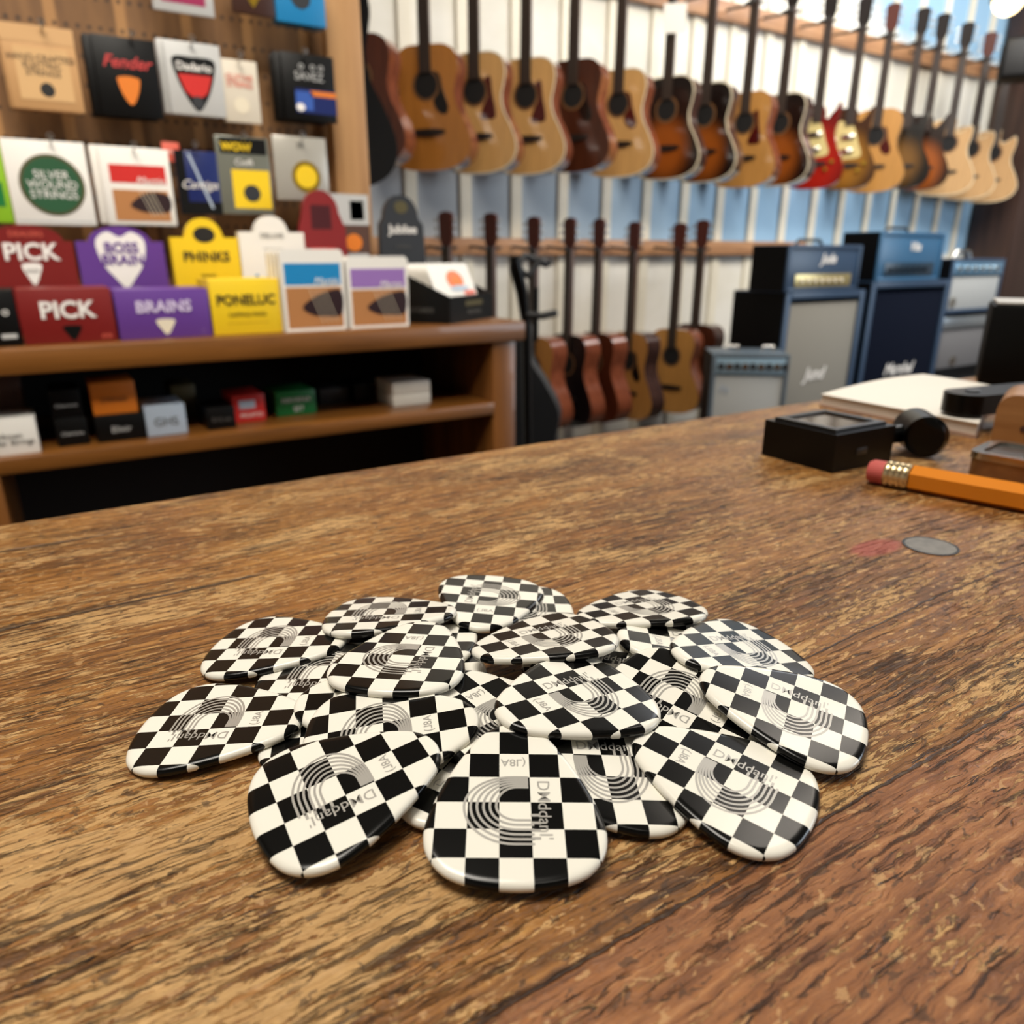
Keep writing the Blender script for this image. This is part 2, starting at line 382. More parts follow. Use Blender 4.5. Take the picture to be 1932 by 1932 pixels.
PICKS = [  # x, y, z, yaw, slope x, slope y, label
 (0.02976, 0.09646, 0.9508, 1.2263, 0.0, 0.0, 'black and white checkered pick whose blunt end juts out left under two picks'),
 (0.04235, 0.08129, 0.95139, -4.1758, -0.0264, 0.0528, 'checkered pick mostly buried just left of the frontmost pick, its corner against the wood'),
 (0.05583, 0.07762, 0.95176, -2.0246, -0.0525, 0.0655, 'checkered pick buried just behind the tip of the frontmost pick'),
 (0.08808, 0.08927, 0.9508, -2.4548, -0.0, 0.0, 'checkered pick buried at the bottom of the right-hand gap behind the topmost picks'),
 (0.04635, 0.1083, 0.95138, 1.1666, -0.027, -0.0437, 'buried checkered pick whose end pokes out right beneath the high left pick'),
 (0.05087, 0.1198, 0.95159, 1.0, -0.0271, -0.0812, 'buried checkered pick peeping out behind the high left pick, both ends showing'),
 (0.07513, 0.12103, 0.9514, 1.0502, -0.046, 0.0142, 'checkered pick poking out between the two farthest picks at the back of the pile'),
 (0.07445, 0.09188, 0.95168, 0.691, 0.0836, -0.0154, 'buried checkered pick whose large squares show right of the central top pick'),
 (0.09322, 0.08754, 0.95283, 0.9607, -0.1467, 0.0713, 'checkered pick half under the far right pick, its left end showing'),
 (0.03365, 0.11468, 0.95225, -2.2464, 0.1062, -0.042, 'checkered pick whose left half shows in front of the upper left pick'),
 (0.01415, 0.11053, 0.95172, -2.1388, 0.0692, -0.0256, 'checkered pick lying apart on the wood, leftmost of the pile'),
 (0.03652, 0.10039, 0.95376, 1.1015, 0.048, 0.0773, 'checkered pick buried under the high left pick, slivers showing in front of it'),
 (0.05117, 0.08639, 0.95388, 0.1721, -0.0575, 0.0944, 'checkered pick buried in the middle hollow left of the central top pick'),
 (0.07979, 0.07433, 0.95283, -2.7555, 0.0663, 0.16, 'checkered pick with a silver crest slipped under the right side of the central top pick'),
 (0.03464, 0.08992, 0.95459, -1.947, 0.1342, 0.0674, 'large checkered pick with half its silver arch hidden behind the front left pick'),
 (0.0572, 0.06922, 0.95281, 1.0775, -0.0355, 0.1493, 'checkered pick with silver rings showing between the frontmost and front right picks'),
 (0.02867, 0.13074, 0.95207, -2.2426, 0.0827, -0.0646, 'checkered pick at the upper left, its left edge resting on bare wood'),
 (0.07162, 0.12489, 0.95256, -3.7963, -0.046, 0.0142, 'farthest checkered pick, at the very back middle of the pile'),
 (0.05086, 0.12816, 0.95368, -2.1635, -0.0393, -0.16, 'checkered pick at the back left, overlapping the farthest pick'),
 (0.09451, 0.10349, 0.95363, 1.4614, -0.0663, -0.16, 'checkered pick standing off at the back right, blurred at its far rim'),
 (0.0255, 0.08329, 0.95386, -1.5995, 0.1343, 0.0676, 'checkered pick at the front left with its tip pointing to the right'),
 (0.07167, 0.05892, 0.95219, 0.4151, -0.0446, 0.1055, 'checkered pick at the front right with wood showing around its blunt end'),
 (0.04335, 0.06896, 0.95391, -0.5385, 0.0663, 0.16, 'frontmost checkered pick with upside down letters, its round end nearest the camera'),
 (0.09824, 0.08076, 0.9539, 1.4484, -0.16, 0.0663, 'checkered pick at the far right, just behind the rightmost pick'),
 (0.09125, 0.06446, 0.95385, 0.5398, -0.0467, 0.16, 'rightmost checkered pick with a dulled scuffed face and pointed upper end'),
 (0.06157, 0.08145, 0.95602, 1.5932, -0.0957, 0.0496, 'uncovered checkered pick in the very centre of the pile'),
 (0.06866, 0.1003, 0.95573, 1.4486, -0.0242, -0.16, 'uncovered checkered pick directly behind the central top pick'),
 (0.04495, 0.10759, 0.95617, -0.731, 0.0052, -0.0535, 'highest checkered pick, left of centre with squares in straight rows'),
]
for i, (px, py, pz, yaw, sx, sy, lab) in enumerate(PICKS):
    o = pk0 if i == 0 else copy_tree(pk0)
    n = Vector((-sx, -sy, 1)).normalized(); xa = Vector((math.cos(yaw), math.sin(yaw), 0)); xa.z = sx * xa.x + sy * xa.y; xa.normalize()
    ya = n.cross(xa); M = Matrix((xa, ya, n)).transposed().to_4x4(); M.translation = (px, py, pz)
    o.matrix_world = M; tag(o, lab, 'guitar pick', 'checkered guitar picks in a pile on the counter')

# ------------------------------------------------------------------ things at the right of the counter
t = thing('clip_on_tuner', 'black clip-on tuner with a raised screen frame lying on the counter', 'tuner', (.2285, .154, .95), 0)
F0, L0, R0 = Vector((0, 0)), Vector((0, .031)), Vector((.033, -.001)); B0 = L0 + R0
quad = lambda i: [tuple(p) for p in (F0 + (R0 + L0) * i, R0 + (L0 - R0) * i, B0 - (R0 + L0) * i, L0 + (R0 - L0) * i)]
prism('body', quad(0), 0, .0138, BPLAST, t, 'xy', .0036)
sf = bmesh.new()
q0, q1 = quad(.075), quad(.16)
for i in range(4):
    j = (i + 1) % 4
    V = [[sf.verts.new((q[0], q[1], zz)) for q in (q0[i], q0[j], q1[j], q1[i])] for zz in (.0132, .0150)]
    sf.faces.new(V[1])
    for k in range(4): sf.faces.new((V[0][k], V[0][(k + 1) % 4], V[1][(k + 1) % 4], V[1][k]))
bmesh.ops.remove_doubles(sf, verts=sf.verts, dist=1e-6)
done('screen_frame', sf, mat('satin_black', (30, 29, 28), .35), t, False)
prism('screen', quad(.165), .0134, .0142, mat('brown_glass', (70, 58, 48), .12), t, 'xy')
tube('hinge', [(.028, .008, .008), (.046, .004, .008)], .0035, BPLAST, t, 14)
o = bmesh.new(); add_tube(o, [(.0455, -.006, .0085), (.0462, -.0057, .0085), (.058, .0065, .0085), (.0587, .0072, .0085)], [.0062, .0078, .0078, .0062], 24); done('clip_roller', o, BPLAST, t)
bx('button', (.012, -.0008, .005), (.018, .0006, .0075), mat('button_grey', (52, 50, 50), .4), t, .0003)

t = thing('pencil', 'yellow-orange pencil with a pink eraser pointing out of the right edge', 'pencil', (.2305, .1405, .9540), math.atan2(-.045, .012))
pc = mat('pencil_paint', (226, 134, 20), .25, coat=.4)
def hexr(r): return [(r * math.cos(R(60 * k + 30)), r * math.sin(R(60 * k + 30))) for k in range(6)]
bm = add_prism(bmesh.new(), hexr(.0044), .0125, .150, 'yz'); done('shaft', bm, pc, t, False)
bm = bmesh.new(); add_tube(bm, [(.150, 0, 0), (.162, 0, 0)], [.0040, .0012], 12); done('sharpened_wood', bm, TAN, t)
tube('lead', [(.162, 0, 0), (.166, 0, 0)], [.0012, .0003], CHAR, t)
pts, rr = [], []
for k in range(14): pts.append((.0045 + k * .0006, 0, 0)); rr.append(.0044 if k % 3 else .0041)
done('ferrule', add_tube(bmesh.new(), pts, rr, 20), mat('ferrule_brass', (222, 200, 158), .25, .9), t)
done('eraser', add_tube(bmesh.new(), [(-.0012, 0, 0), (-.0008, 0, 0), (.0004, 0, 0), (.0046, 0, 0)], [.0018, .0032, .0039, .0040], 20), mat('pink_rubber', (196, 90, 84), .7), t)

t = thing('paper_pad', 'thick pad of white paper lying askew behind the black tuner', 'paper', (.325, .155, .95))
corn = [(0, 0), (.104, .046), (.112, .090), (.004, .079)]
def sheet(name, z0, z1, gr, curl, m, parent):
    bm = bmesh.new(); N = 10; top = []; bot = []
    c = [Vector(p) * 1 for p in corn]; cc = sum(c, Vector((0, 0))) / 4; c = [cc + (p - cc) * gr for p in c]
    for i in range(N + 1):
        for j in range(N + 1):
            u, v = i / N, j / N
            p = c[0] * (1 - u) * (1 - v) + c[1] * u * (1 - v) + c[2] * u * v + c[3] * (1 - u) * v
            dz = curl * (math.sin(u * PI) * .4 + (1 - v) * u * .3) * v
            top.append(bm.verts.new((p.x, p.y, z1 + dz))); bot.append(bm.verts.new((p.x, p.y, z0)))
    idx = lambda i, j: i * (N + 1) + j
    for i in range(N):
        for j in range(N):
            bm.faces.new([top[idx(*q)] for q in ((i, j), (i + 1, j), (i + 1, j + 1), (i, j + 1))])
            bm.faces.new([bot[idx(*q)] for q in ((i, j), (i, j + 1), (i + 1, j + 1), (i + 1, j))])
    per = [(i, 0) for i in range(N)] + [(N, j) for j in range(N)] + [(N - i, N) for i in range(N)] + [(0, N - j) for j in range(N)]
    for a, b in zip(per, per[1:] + per[:1]): bm.faces.new((top[idx(*a)], top[idx(*b)], bot[idx(*b)], bot[idx(*a)]))
    return done(name, bm, m, parent)
PAPER = mat('white_paper', (238, 233, 222), .6)
sheet('backing_board', 0, .0016, 1.0, 0, mat('pinkish_board', (176, 146, 126), .6), t)
sheet('page_block', .0016, .0062, .985, 0, mat('page_edges', (214, 204, 192), .7), t)
sheet('top_sheet', .0063, .0066, 1.0, .004, PAPER, t)

t = thing('wooden_block', 'light brown rounded wooden block at the right edge of the counter', 'block', (.309, .142, .95), math.atan2(-.015, .006))
bm = add_prism(bmesh.new(), rrect(0, 0, .075, .0225, .006), 0, .03, 'xz')
bmesh.ops.bevel(bm, geom=[e for e in bm.edges if e.calc_face_angle(0) > 1.2], offset=.0012, segments=2, affect='EDGES')
done('block', bm, wood('block_wood', (150, 98, 52), (186, 134, 80), 'x', .4, .15, 2.), t)
tube('knot', [(.010, -.0002, .010), (.010, .001, .010)], .0013, BROWNC, t)
t = thing('metal_tin', 'small chrome-rimmed tin with rounded corners beside the pencil', 'tin', (.2655, .128, .95), math.atan2(-.019, .003))
prism('base', rrect(0, 0, .06, .026, .005), 0, .0075, mat('brown_chrome', (150, 122, 96), .2, .9), t, 'xy', .0008)
rim = bmesh.new(); A, B = rrect(-.0004, -.0004, .0604, .0264, .005), rrect(.0028, .0028, .0572, .0232, .003)
rim2 = [[rim.verts.new((p[0], p[1], zz)) for p in Q] for Q, zz in ((A, .0066), (A, .009), (B, .009), (B, .0078))]
for a, b in zip(rim2, rim2[1:]):
    for i in range(len(a)): rim.faces.new((a[i], a[(i + 1) % len(a)], b[(i + 1) % len(a)], b[i]))
done('rim', rim, CHROME, t)
prism('lid', rrect(.002, .002, .058, .024, .003), .007, .0081, mat('dark_lid', (60, 58, 54), .25, .5), t, 'xy')
t = thing('black_case', 'black rounded case lying on the white paper behind the wooden block', 'case', (.3265, .1605, .9582), R(-10))
bm = add_prism(bmesh.new(), rrect(0, 0, .095, .018, .0085, 8), 0, .0085, 'xy')
bmesh.ops.bevel(bm, geom=[e for e in bm.edges if e.calc_face_angle(0) > 1.2], offset=.0025, segments=3, affect='EDGES'); done('shell', bm, BPLAST, t)
tube('clasp', [(.012, .009, .0084), (.012, .009, .0092)], .003, CHAR, t, 16)
t = thing('card_terminal', 'flat-topped black box standing on the counter behind the white paper', 'box', (.466, .228, .95), R(-61))
bx('housing', (0, 0, 0), (.12, .05, .046), mat('black_matte', (4, 4, 4), .55, spec=.15), t, .002)
bx('lit_top', (.002, .002, .046), (.118, .048, .0476), mat('lit_top_pale', (205, 203, 198), .4), t, .0005)  # light on the black box's top, painted as a pale sheet

# ------------------------------------------------------------------ display unit at left
YF, YB = 1.18, 1.50
t = thing('display_unit', 'brown wooden display counter with an open shelf, holding boxes of picks', 'display counter', (0, 0, 0))
bx('top_board', (-1.0, YF, .872), (.765, 1.56, .907), OAK, t, .004)
bx('shelf_board', (-1.0, YF + .006, .7395), (.70, 1.5, .761), OAK, t, .002)
bx('bottom_board', (-1.0, YF + .02, .10), (.70, 1.5, .13), OAK, t, .002)
bx('end_panel', (.698, YF + .008, 0), (.748, 1.54, .872), OAKZ, t, .003)
bx('divider', (-.125, YF + .006, .13), (-.079, 1.5, .7395), OAKZ, t, .002)
bx('end_panel', (-1.0, YF + .008, 0), (-.95, 1.54, .872), OAKZ, t, .003)
bx('back_panel', (-1.0, 1.5, 0), (.70, 1.52, .872), mat('shade_black_board', (10, 8, 7), .7), t, 0)  # near-black colour carries the shade inside the open shelf

t = thing('peg_wall', 'brown slotted display wall hung with string and pick packets', 'display wall', (0, 0, 0))
g = G('brown_pegboard'); x, y, z = g.xyz(g.pos())
nz = g.noise(g.vec(g.ma('MULTIPLY', x, 40), 0.0, g.ma('MULTIPLY', z, 8)), 1, 4)
st = g.sm(g.ma('ABSOLUTE', g.ma('SUBTRACT', g.ma('FRACT', g.ma('DIVIDE', x, .1)), .5)), .40, .44)
hx = g.ma('ABSOLUTE', g.ma('SUBTRACT', g.ma('FRACT', g.ma('DIVIDE', x, .016)), .5)); hz_ = g.ma('ABSOLUTE', g.ma('SUBTRACT', g.ma('FRACT', g.ma('DIVIDE', z, .042)), .5))
hole = g.ma('MULTIPLY', g.ma('LESS_THAN', hx, .17), g.ma('LESS_THAN', hz_, .075))
c0 = g.ramp(nz, [(.3, srgb(104, 70, 36)), (.7, srgb(136, 96, 54))])
c0 = g.mix(st, c0, srgb(168, 122, 72)); c0 = g.mix(g.ma('MULTIPLY', hole, .85), c0, srgb(32, 20, 12))
g.put(g.b.inputs['Base Color'], c0); g.b.inputs['Roughness'].default_value = .6
bx('board', (-1.0, 1.52, .907), (.533, 1.545, 2.3), g.m, t, 0)
bx('post', (.533, 1.49, .907), (.601, 1.56, 2.4), PINEZ, t, .003)
bx('edge_strip', (.601, 1.53, .907), (.609, 1.56, 2.4), mat('white_strip', (222, 214, 200), .5), t, .001)
tube('rear_hanger', [(.58, 1.56, 2.07), (.665, 1.90, 2.07)], .008, BPLAST, t)
def hook(x, z, l=.10):
    h = tube('hook', [(x, 1.52, z), (x, 1.52 - l, z), (x, 1.52 - l - .004, z + .003), (x, 1.52 - l - .004, z + .008)], .0012, STEEL, t, 8)
    bm = bmesh.new(); add_tube(bm, [(x + .004 * math.cos(a), 1.52 - l - .005, z + .008 + .004 * math.sin(a)) for a in [2 * PI * k / 14 for k in range(15)]], .0008, 6)
    done('hook_eye', bm, STEEL, h)
for hx_, hz2 in ((.08, 1.333), (.198, 1.334), (.285, 1.338), (.358, 1.325), (.466, 1.342), (.065, 1.183), (.178, 1.179), (.270, 1.186), (.35, 1.205), (.45, 1.213), (-.03, 1.18), (.285, 1.47), (.392, 1.47), (.47, 1.48)):
    hook(hx_, hz2)

def packet(name, label, x0, x1, z0, z1, m, deep=.006, y=1.43, cat='packet', tilt=0, bev=.0015, group='packets hanging on the display wall'):
    """origin at bottom centre of the front face"""
    p = thing(name, label, cat, ((x0 + x1) / 2, y, z0), tilt, group)
    bx('sleeve', (-(x1 - x0) / 2, 0, 0), ((x1 - x0) / 2, deep, z1 - z0), m, p, bev)
    p['w'] = x1 - x0; p['h'] = z1 - z0
    return p
def pw(p): return p['w'], p['h']
def rect(p, name, u0, v0, u1, v1, m, y=-.0004, parent=None):
    w_, h_ = pw(p); return bx(name, ((u0 - .5) * w_, y, v0 * h_), ((u1 - .5) * w_, y + .0005, v1 * h_), m, parent or p, 0)
def shape(p, name, pts, m, y=-.0006):
    w_, h_ = pw(p); return prism(name, [((u - .5) * w_, v * h_) for u, v in pts], y, y + .0005, m, p)
def lab(p, s, u, v, size, m, y=-.0010, **k):
    w_, h_ = pw(p); return text(s, size, m, p, (u - .5) * w_, v * h_, y, **k)
def behind(label, x0, x1, z0, z1, m, ys, group):
    for i, yy_ in enumerate(ys):
        packet('string_packet', label, x0, x1, z0, z1, m, .005, yy_, group=group)

# middle row
p = packet('string_packet', 'tan cardboard string packet with a black round emblem, first in the upper row', .025, .119, 1.227, 1.338, TAN)
rect(p, 'header_fold', .0, .80, 1, 1, mat('tan_fold', (206, 162, 110), .6)); rect(p, 'printed_panel', .14, .12, .88, .74, mat('pale_tan_card', (210, 168, 114), .6), -.0007)
lab(p, 'HAND-CRAFTED\nELECTRIC\nSTRINGS', .5, .53, .0115, BINK); shape(p, 'emblem', ellipse(.52, .25, .1, .085), BINK, -.001)
behind('tan packets of strings hanging directly behind the first tan packet', .022, .116, 1.228, 1.339, TAN, (1.44, 1.45), 'tan packets behind the front one')
p = packet('pick_packet', 'black packet with red script lettering and an orange pick', .142, .231, 1.228, 1.338, BLACK)
lab(p, 'Fender', .5, .68, .024, RINK, shear=.35, bold=.0004)
shape(p, 'pick_print', spline([(.32, .46), (.36, .5), (.5, .515), (.64, .5), (.68, .46), (.62, .28), (.5, .15), (.38, .28)], 4), ORANGE)
behind('black packets stacked on the hook behind the red-lettered black packet', .132, .226, 1.229, 1.339, BLACK, (1.442, 1.455, 1.468), 'black packets behind the red-lettered one')
p = packet('string_packet', 'pale grey packet with a black and red shield', .243, .329, 1.238, 1.343, GREYC)
sh = [(.14, .78), (.5, .80), (.86, .78), (.84, .55), (.70, .26), (.5, .06), (.30, .26), (.16, .55)]
shape(p, 'shield', spline(sh, 4), BLACK); shape(p, 'shield_field', [(.2, .56), (.80, .56), (.70, .33), (.60, .26), (.40, .26), (.30, .33)], REDC, -.0009)
shape(p, 'emblem', ellipse(.5, .18, .11, .09), CHAR, -.0012); lab(p, 'Dadario', .5, .665, .0165, WINK, bold=.0003)
behind('pale grey packets stacked behind the packet with the shield', .236, .322, 1.24, 1.346, GREYC, (1.442, 1.455), 'grey packets behind the shield packet')
p = packet('string_packet', 'small off-white packet with faint orange lettering beside the grey shield packet', .326, .388, 1.234, 1.328, mat('offwhite_card', (214, 204, 186), .45), y=1.436)
lab(p, 'GUITAR\nSTRING', .5, .66, .0125, SALMON); shape(p, 'disc_print', ellipse(.5, .28, .2, .13), CREAM)
p = packet('string_packet', 'black packet with a blue and orange city night picture', .428, .521, 1.245, 1.349, BLACK)
rect(p, 'picture', .22, .12, 1, .48, NAVY); rect(p, 'picture_glow', .5, .38, 1, .46, ORANGE, -.0007); rect(p, 'picture_sky', .22, .16, .55, .44, mat('mid_blue_card', (54, 90, 170), .4), -.0007)
lab(p, 'SAVEZ', .5, .66, .018, GREYC); lab(p, 'o  o o', .55, .82, .018, GREYC); shape(p, 'emblem', ellipse(.3, .2, .08, .06), WINK, -.001)
behind('black packets stacked behind the city picture packet', .42, .512, 1.246, 1.35, BLACK, (1.443, 1.456, 1.469), 'black packets behind the city picture')
# top row, cut by the frame
p = packet('string_packet', 'white-framed packet with a magenta window, cut off by the top of the photo', .237, .328, 1.382, 1.49, GREYC); rect(p, 'window', .14, .12, .86, .9, MAGENTA)
p = packet('string_packet', 'dark brown packet with a gold badge at the top of the photo', .357, .425, 1.395, 1.49, mat('dark_brown_card', (62, 34, 24), .4)); shape(p, 'badge', [(.3, .5), (.7, .5), (.7, .3), (.5, .1), (.3, .3)], GOLD)
p = packet('string_packet', 'bright blue packet at the top right of the display wall', .428, .513, 1.392, 1.49, BLUE, .03); shape(p, 'emblem', ellipse(.5, .4, .2, .17), CHAR)
# lower row
p = packet('string_packet', 'lime green packet at the left edge of the photo', -.07, -.002, 1.068, 1.183, LIME); rect(p, 'band', .1, .2, .9, .5, GREEN)
p = packet('string_packet', 'white square packet with a large dark green disc', -.001, .109, 1.066, 1.186, WHITE)
shape(p, 'disc_rim', ellipse(.53, .48, .40, .365, 40), OLIVE); shape(p, 'disc', ellipse(.53, .48, .36, .33, 40), DKGREEN, -.0009)
lab(p, 'SILVER\nWOUND\nSTRINGS', .53, .48, .0165, WINK, -.0013); rect(p, 'bottom_seam', .03, .04, .97, .06, GREYC)
p = packet('string_packet', 'white packet with a red band above a printed guitar soundhole', .126, .229, 1.068, 1.184, WHITE)
rect(p, 'red_band', .12, .55, .92, .78, REDC); rect(p, 'photo', .12, .06, .92, .46, PHOTOBR); shape(p, 'photo_soundhole', spline([(.36, .28), (.62, .43), (.92, .4), (.92, .2), (.66, .17), (.45, .2)], 4), PHOTODK, -.001)
lab(p, 'Martin', .68, .58, .016, WINK, shear=.3)
for k in range(4):
    shape(p, 'printed_string', [(.5 + .06 * k, .45), (.508 + .06 * k, .45), (.653 + .06 * k, .12), (.645 + .06 * k, .12)], CREAM, -.0014)
behind('white packets stacked behind the red-banded packet', .116, .22, 1.07, 1.186, WHITE, (1.442, 1.455), 'white packets behind the red-banded one')
p = packet('string_packet', 'navy and black packet with white script, right of the red-banded packet', .238, .305, 1.087, 1.185, NAVY)
rect(p, 'black_edge', 0, 0, .22, 1, BLACK); rect(p, 'black_foot', .0, 0, 1, .2, BLACK, -.0005); lab(p, 'Cantiga', .5, .47, .019, WINK, shear=.35); shape(p, 'streak', [(.3, .95), (.36, .95), (.8, .1), (.74, .1)], PALEBLUE)
p = packet('price_tag', 'small salmon tag peeping above the navy packet', .223, .250, 1.168, 1.198, SALMON, .001, 1.445, 'tag', group=None); lab(p, 'SALE', .5, .5, .007, WINK)
p = packet('string_packet', 'yellow and black packet with a grey disc in a clear sleeve', .304, .393, 1.089, 1.212, mat('clear_sleeve', (120, 122, 112), .2, .2))
rect(p, 'header', .08, .78, .95, .98, BLACK); lab(p, 'WOW', .38, .86, .017, YELLOW, bold=.0006); rect(p, 'yellow_panel', .25, .08, .96, .58, YELLOW); shape(p, 'disc', ellipse(.6, .28, .16, .11), CHAR, -.001); lab(p, 'Cioffi', .5, .67, .014, WINK)
p = packet('coin_packet', 'clear silvery packet holding a gold round coin, last in the lower row', .40, .496, 1.115, 1.219, mat('silvery_sleeve', (186, 182, 172), .25, .3))
shape(p, 'coin', ellipse(.58, .38, .27, .25, 36), GOLD); shape(p, 'coin_face', ellipse(.58, .38, .2, .18, 30), YELLOW, -.001); lab(p, 'M', .5, .85, .014, INK)

# ------------------------------------------------------------------ boxes on top of the display unit
def carton(name, label, x0, x1, z0, h_, y0, d_, m, cat='box', group=None, rz=0):
    p = thing(name, label, cat, ((x0 + x1) / 2, y0, z0), rz, group)
    bx('carton', (-(x1 - x0) / 2, 0, 0), ((x1 - x0) / 2, d_, h_), m, p, .0012); p['w'] = x1 - x0; p['h'] = h_; return p
ZC = .9071
p = carton('pick_box', 'black box at the left end of the display counter, left of the red PICK box', -.065, -.021, ZC, .072, 1.21, .09, BLACK); lab(p, 'o', .72, .62, .016, WINK); rect(p, 'label', .5, .14, .9, .22, GREYC)
pickp = lambda cx, cy, s, a=1.: spline([(cx - s, cy + s * .8 * a), (cx, cy + s * a), (cx + s, cy + s * .8 * a), (cx + s * .7, cy - .1 * s * a), (cx, cy - s * 1.15 * a), (cx - s * .7, cy - .1 * s * a)], 4)
p = carton('pick_box', 'low dark red box lettered PICK at the front of the display counter', -.018, .094, ZC, .0725, 1.21, .10, DKRED); lab(p, 'PICK', .5, .60, .031, WINK, bold=.0008); shape(p, 'pick_print', pickp(.52, .2, .1, 1.3), BLACK); lab(p, 'oo', .88, .12, .012, SALMON)
p = carton('pick_box', 'low purple box with white lettering at the front of the display counter', .097, .222, ZC, .069, 1.21, .10, PURPLE); lab(p, 'BRAINS', .5, .64, .0225, mat('lilac_ink', (214, 200, 226), .5), bold=.0006); shape(p, 'pick_print', pickp(.5, .25, .1, 1.5), CREAM); lab(p, '::', .9, .12, .014, LILAC)
p = carton('pick_box', 'yellow box with black lettering at the front of the display counter', .2245, .328, ZC, .081, 1.21, .09, YELLOW); lab(p, 'PONELUC', .5, .62, .0205, BINK, bold=.0005, sx=.95); lab(p, 'CAPPING PICKS', .5, .36, .008, BINK); rect(p, 'rule', .2, .2, .8, .215, mat('dark_yellow', (190, 150, 20), .5))
def header(label, x0, x1, top, m, y0=1.36, bump=.028, bw=.42, d_=.02, name='display_card', cat='display card'):
    p = thing(name, label, cat, ((x0 + x1) / 2, y0, ZC)); w_ = (x1 - x0) / 2; h_ = top - ZC
    pts = [(-w_, 0), (w_, 0), (w_, h_ - bump)]
    if bump: pts += [(w_ * bw + .001, h_ - bump)] + [(w_ * bw * math.cos(PI * k / 12), h_ - bump + bump * math.sin(PI * k / 12)) for k in range(1, 12)] + [(-w_ * bw - .001, h_ - bump)]
    pts += [(-w_, h_ - bump)]
    prism('card', pts, 0, d_, m, p, bev=.001); p['w'] = x1 - x0; p['h'] = h_; return p
p = header('tall dark red header card lettered PICK behind the low red box', -.05, .066, 1.064, DKRED, bump=.022, bw=.8); lab(p, 'PICK', .52, .755, .033, WINK, bold=.0009); shape(p, 'pick_print', pickp(.5, .57, .11, .85), WINK); lab(p, 'DEALERS', .5, .915, .011, SALMON); lab(p, 'ROCK', .5, .59, .006, BINK)
p = header('tall purple header card with a white tangled crest behind the low purple box', .070, .192, 1.064, PURPLE, bump=.022, bw=.7)
shape(p, 'crest', spline([(.22, .86), (.36, .95), (.5, .90), (.64, .95), (.78, .86), (.74, .66), (.62, .52), (.5, .42), (.38, .52), (.26, .66)], 4), WINK); lab(p, 'BOSS\nBRAIN', .5, .74, .021, PURPLE, -.0014, bold=.0006)
p = header('tall yellow header card with a rounded top behind the yellow box', .203, .308, 1.079, YELLOW, bump=.03, bw=.55); lab(p, 'PHINKS', .5, .65, .0215, BINK, bold=.0005); shape(p, 'emblem', ellipse(.5, .85, .16, .07), BINK); lab(p, 'BRAND', .5, .48, .007, BINK); rect(p, 'rule', .25, .38, .75, .39, BINK)
p = header('white header card with fine lettering and a rounded top', .310, .420, 1.085, WHITE, bump=.026, bw=.5); lab(p, 'DELUXE', .5, .82, .011, INK); rect(p, 'rule', .35, .70, .65, .706, INK)
for k in range(5): rect(p, 'printed_bar', .1 + .09 * k, .2, .15 + .09 * k, .42 + .05 * (k % 2), (CHAR, BLUE, CREAM, INK, BLUE)[k])
p = thing('display_card', 'dark red arched card standing against the peg wall', 'display card', (.46, 1.38, ZC))
arch = [(-.042, 0), (.048, 0), (.044, .16)] + [(.033 * math.cos(PI * k / 10) - .0, .185 + .038 * math.sin(PI * k / 10)) for k in range(11)] + [(-.04, .16)]
prism('card', arch, 0, .012, MAROON, p); p['w'] = .09; p['h'] = .22; rect(p, 'dark_print', .3, .72, .7, .9, mat('deep_maroon', (70, 20, 26), .4)); rect(p, 'red_print', .25, .52, .75, .58, REDC)
p = header('brown poster card with a white top strip behind the dark red arched card', .47, .566, 1.128, BROWNC, 1.42, 0); rect(p, 'white_strip', .0, .76, 1, 1, GREYC); shape(p, 'print', ellipse(.66, .62, .17, .07), ORANGE); rect(p, 'caption', .2, .48, .95, .53, GREYC); rect(p, 'grey_square', .62, .8, .9, .95, INK)
p = thing('display_card', 'charcoal arched card with white lettering at the right end of the display counter', 'display card', (.634, 1.42, ZC))
arch = [(-.05, 0), (.052, 0), (.044, .17)] + [(.036 * math.cos(PI * k / 10) - .002, .182 + .042 * math.sin(PI * k / 10)) for k in range(11)] + [(-.046, .17)]
prism('card', arch, 0, .014, CHAR, p); p['w'] = .1; p['h'] = .224; lab(p, 'Jubilee', .5, .72, .022, WINK, bold=.0005); lab(p, 'STRINGS', .5, .58, .008, INK); shape(p, 'emblem', ellipse(.48, .9, .14, .05), OLIVE)
def folder(label, x0, x1, h_, m, y0, n):
    for i in range(n):
        p = thing('string_packet', label if i == 0 else 'white packets standing in a row behind the %s-banded packet' % ('blue' if m is BLUE else 'lilac'), 'packet', ((x0 + x1) / 2 - .002 * i, y0 + .014 * i, ZC), 0, 'packets standing on the display counter')
        w_ = (x1 - x0) / 2
        prism('sleeve', [(-w_ * .96, 0), (w_ * .96, 0), (w_, h_ - .006), (w_ * .9, h_), (-w_ * .9, h_), (-w_, h_ - .006)], 0, .010, WHITE, p, bev=.0012)
        p['w'] = x1 - x0; p['h'] = h_
        if i == 0:
            rect(p, 'colour_band', .06, .57, .94, .83, m); rect(p, 'photo', .06, .04, .94, .54, PHOTOBR); shape(p, 'photo_soundhole', spline([(.3, .3), (.55, .44), (.92, .5), (.92, .2), (.65, .18), (.45, .2)], 4), PHOTODK, -.001)
            lab(p, 'Martin', .7, .61, .015, WINK, shear=.3)
            for k in range(4): shape(p, 'printed_string', [(.42 + .08 * k, .52), (.428 + .08 * k, .52), (.613 + .08 * k, .1), (.605 + .08 * k, .1)], CREAM, -.0014)
folder('white packet with a blue band and guitar photo standing on the display counter', .330, .432, .124, BLUE, 1.205, 4)
folder('white packet with a lilac band and guitar photo standing on the display counter', .436, .544, .113, LILAC, 1.205, 3)
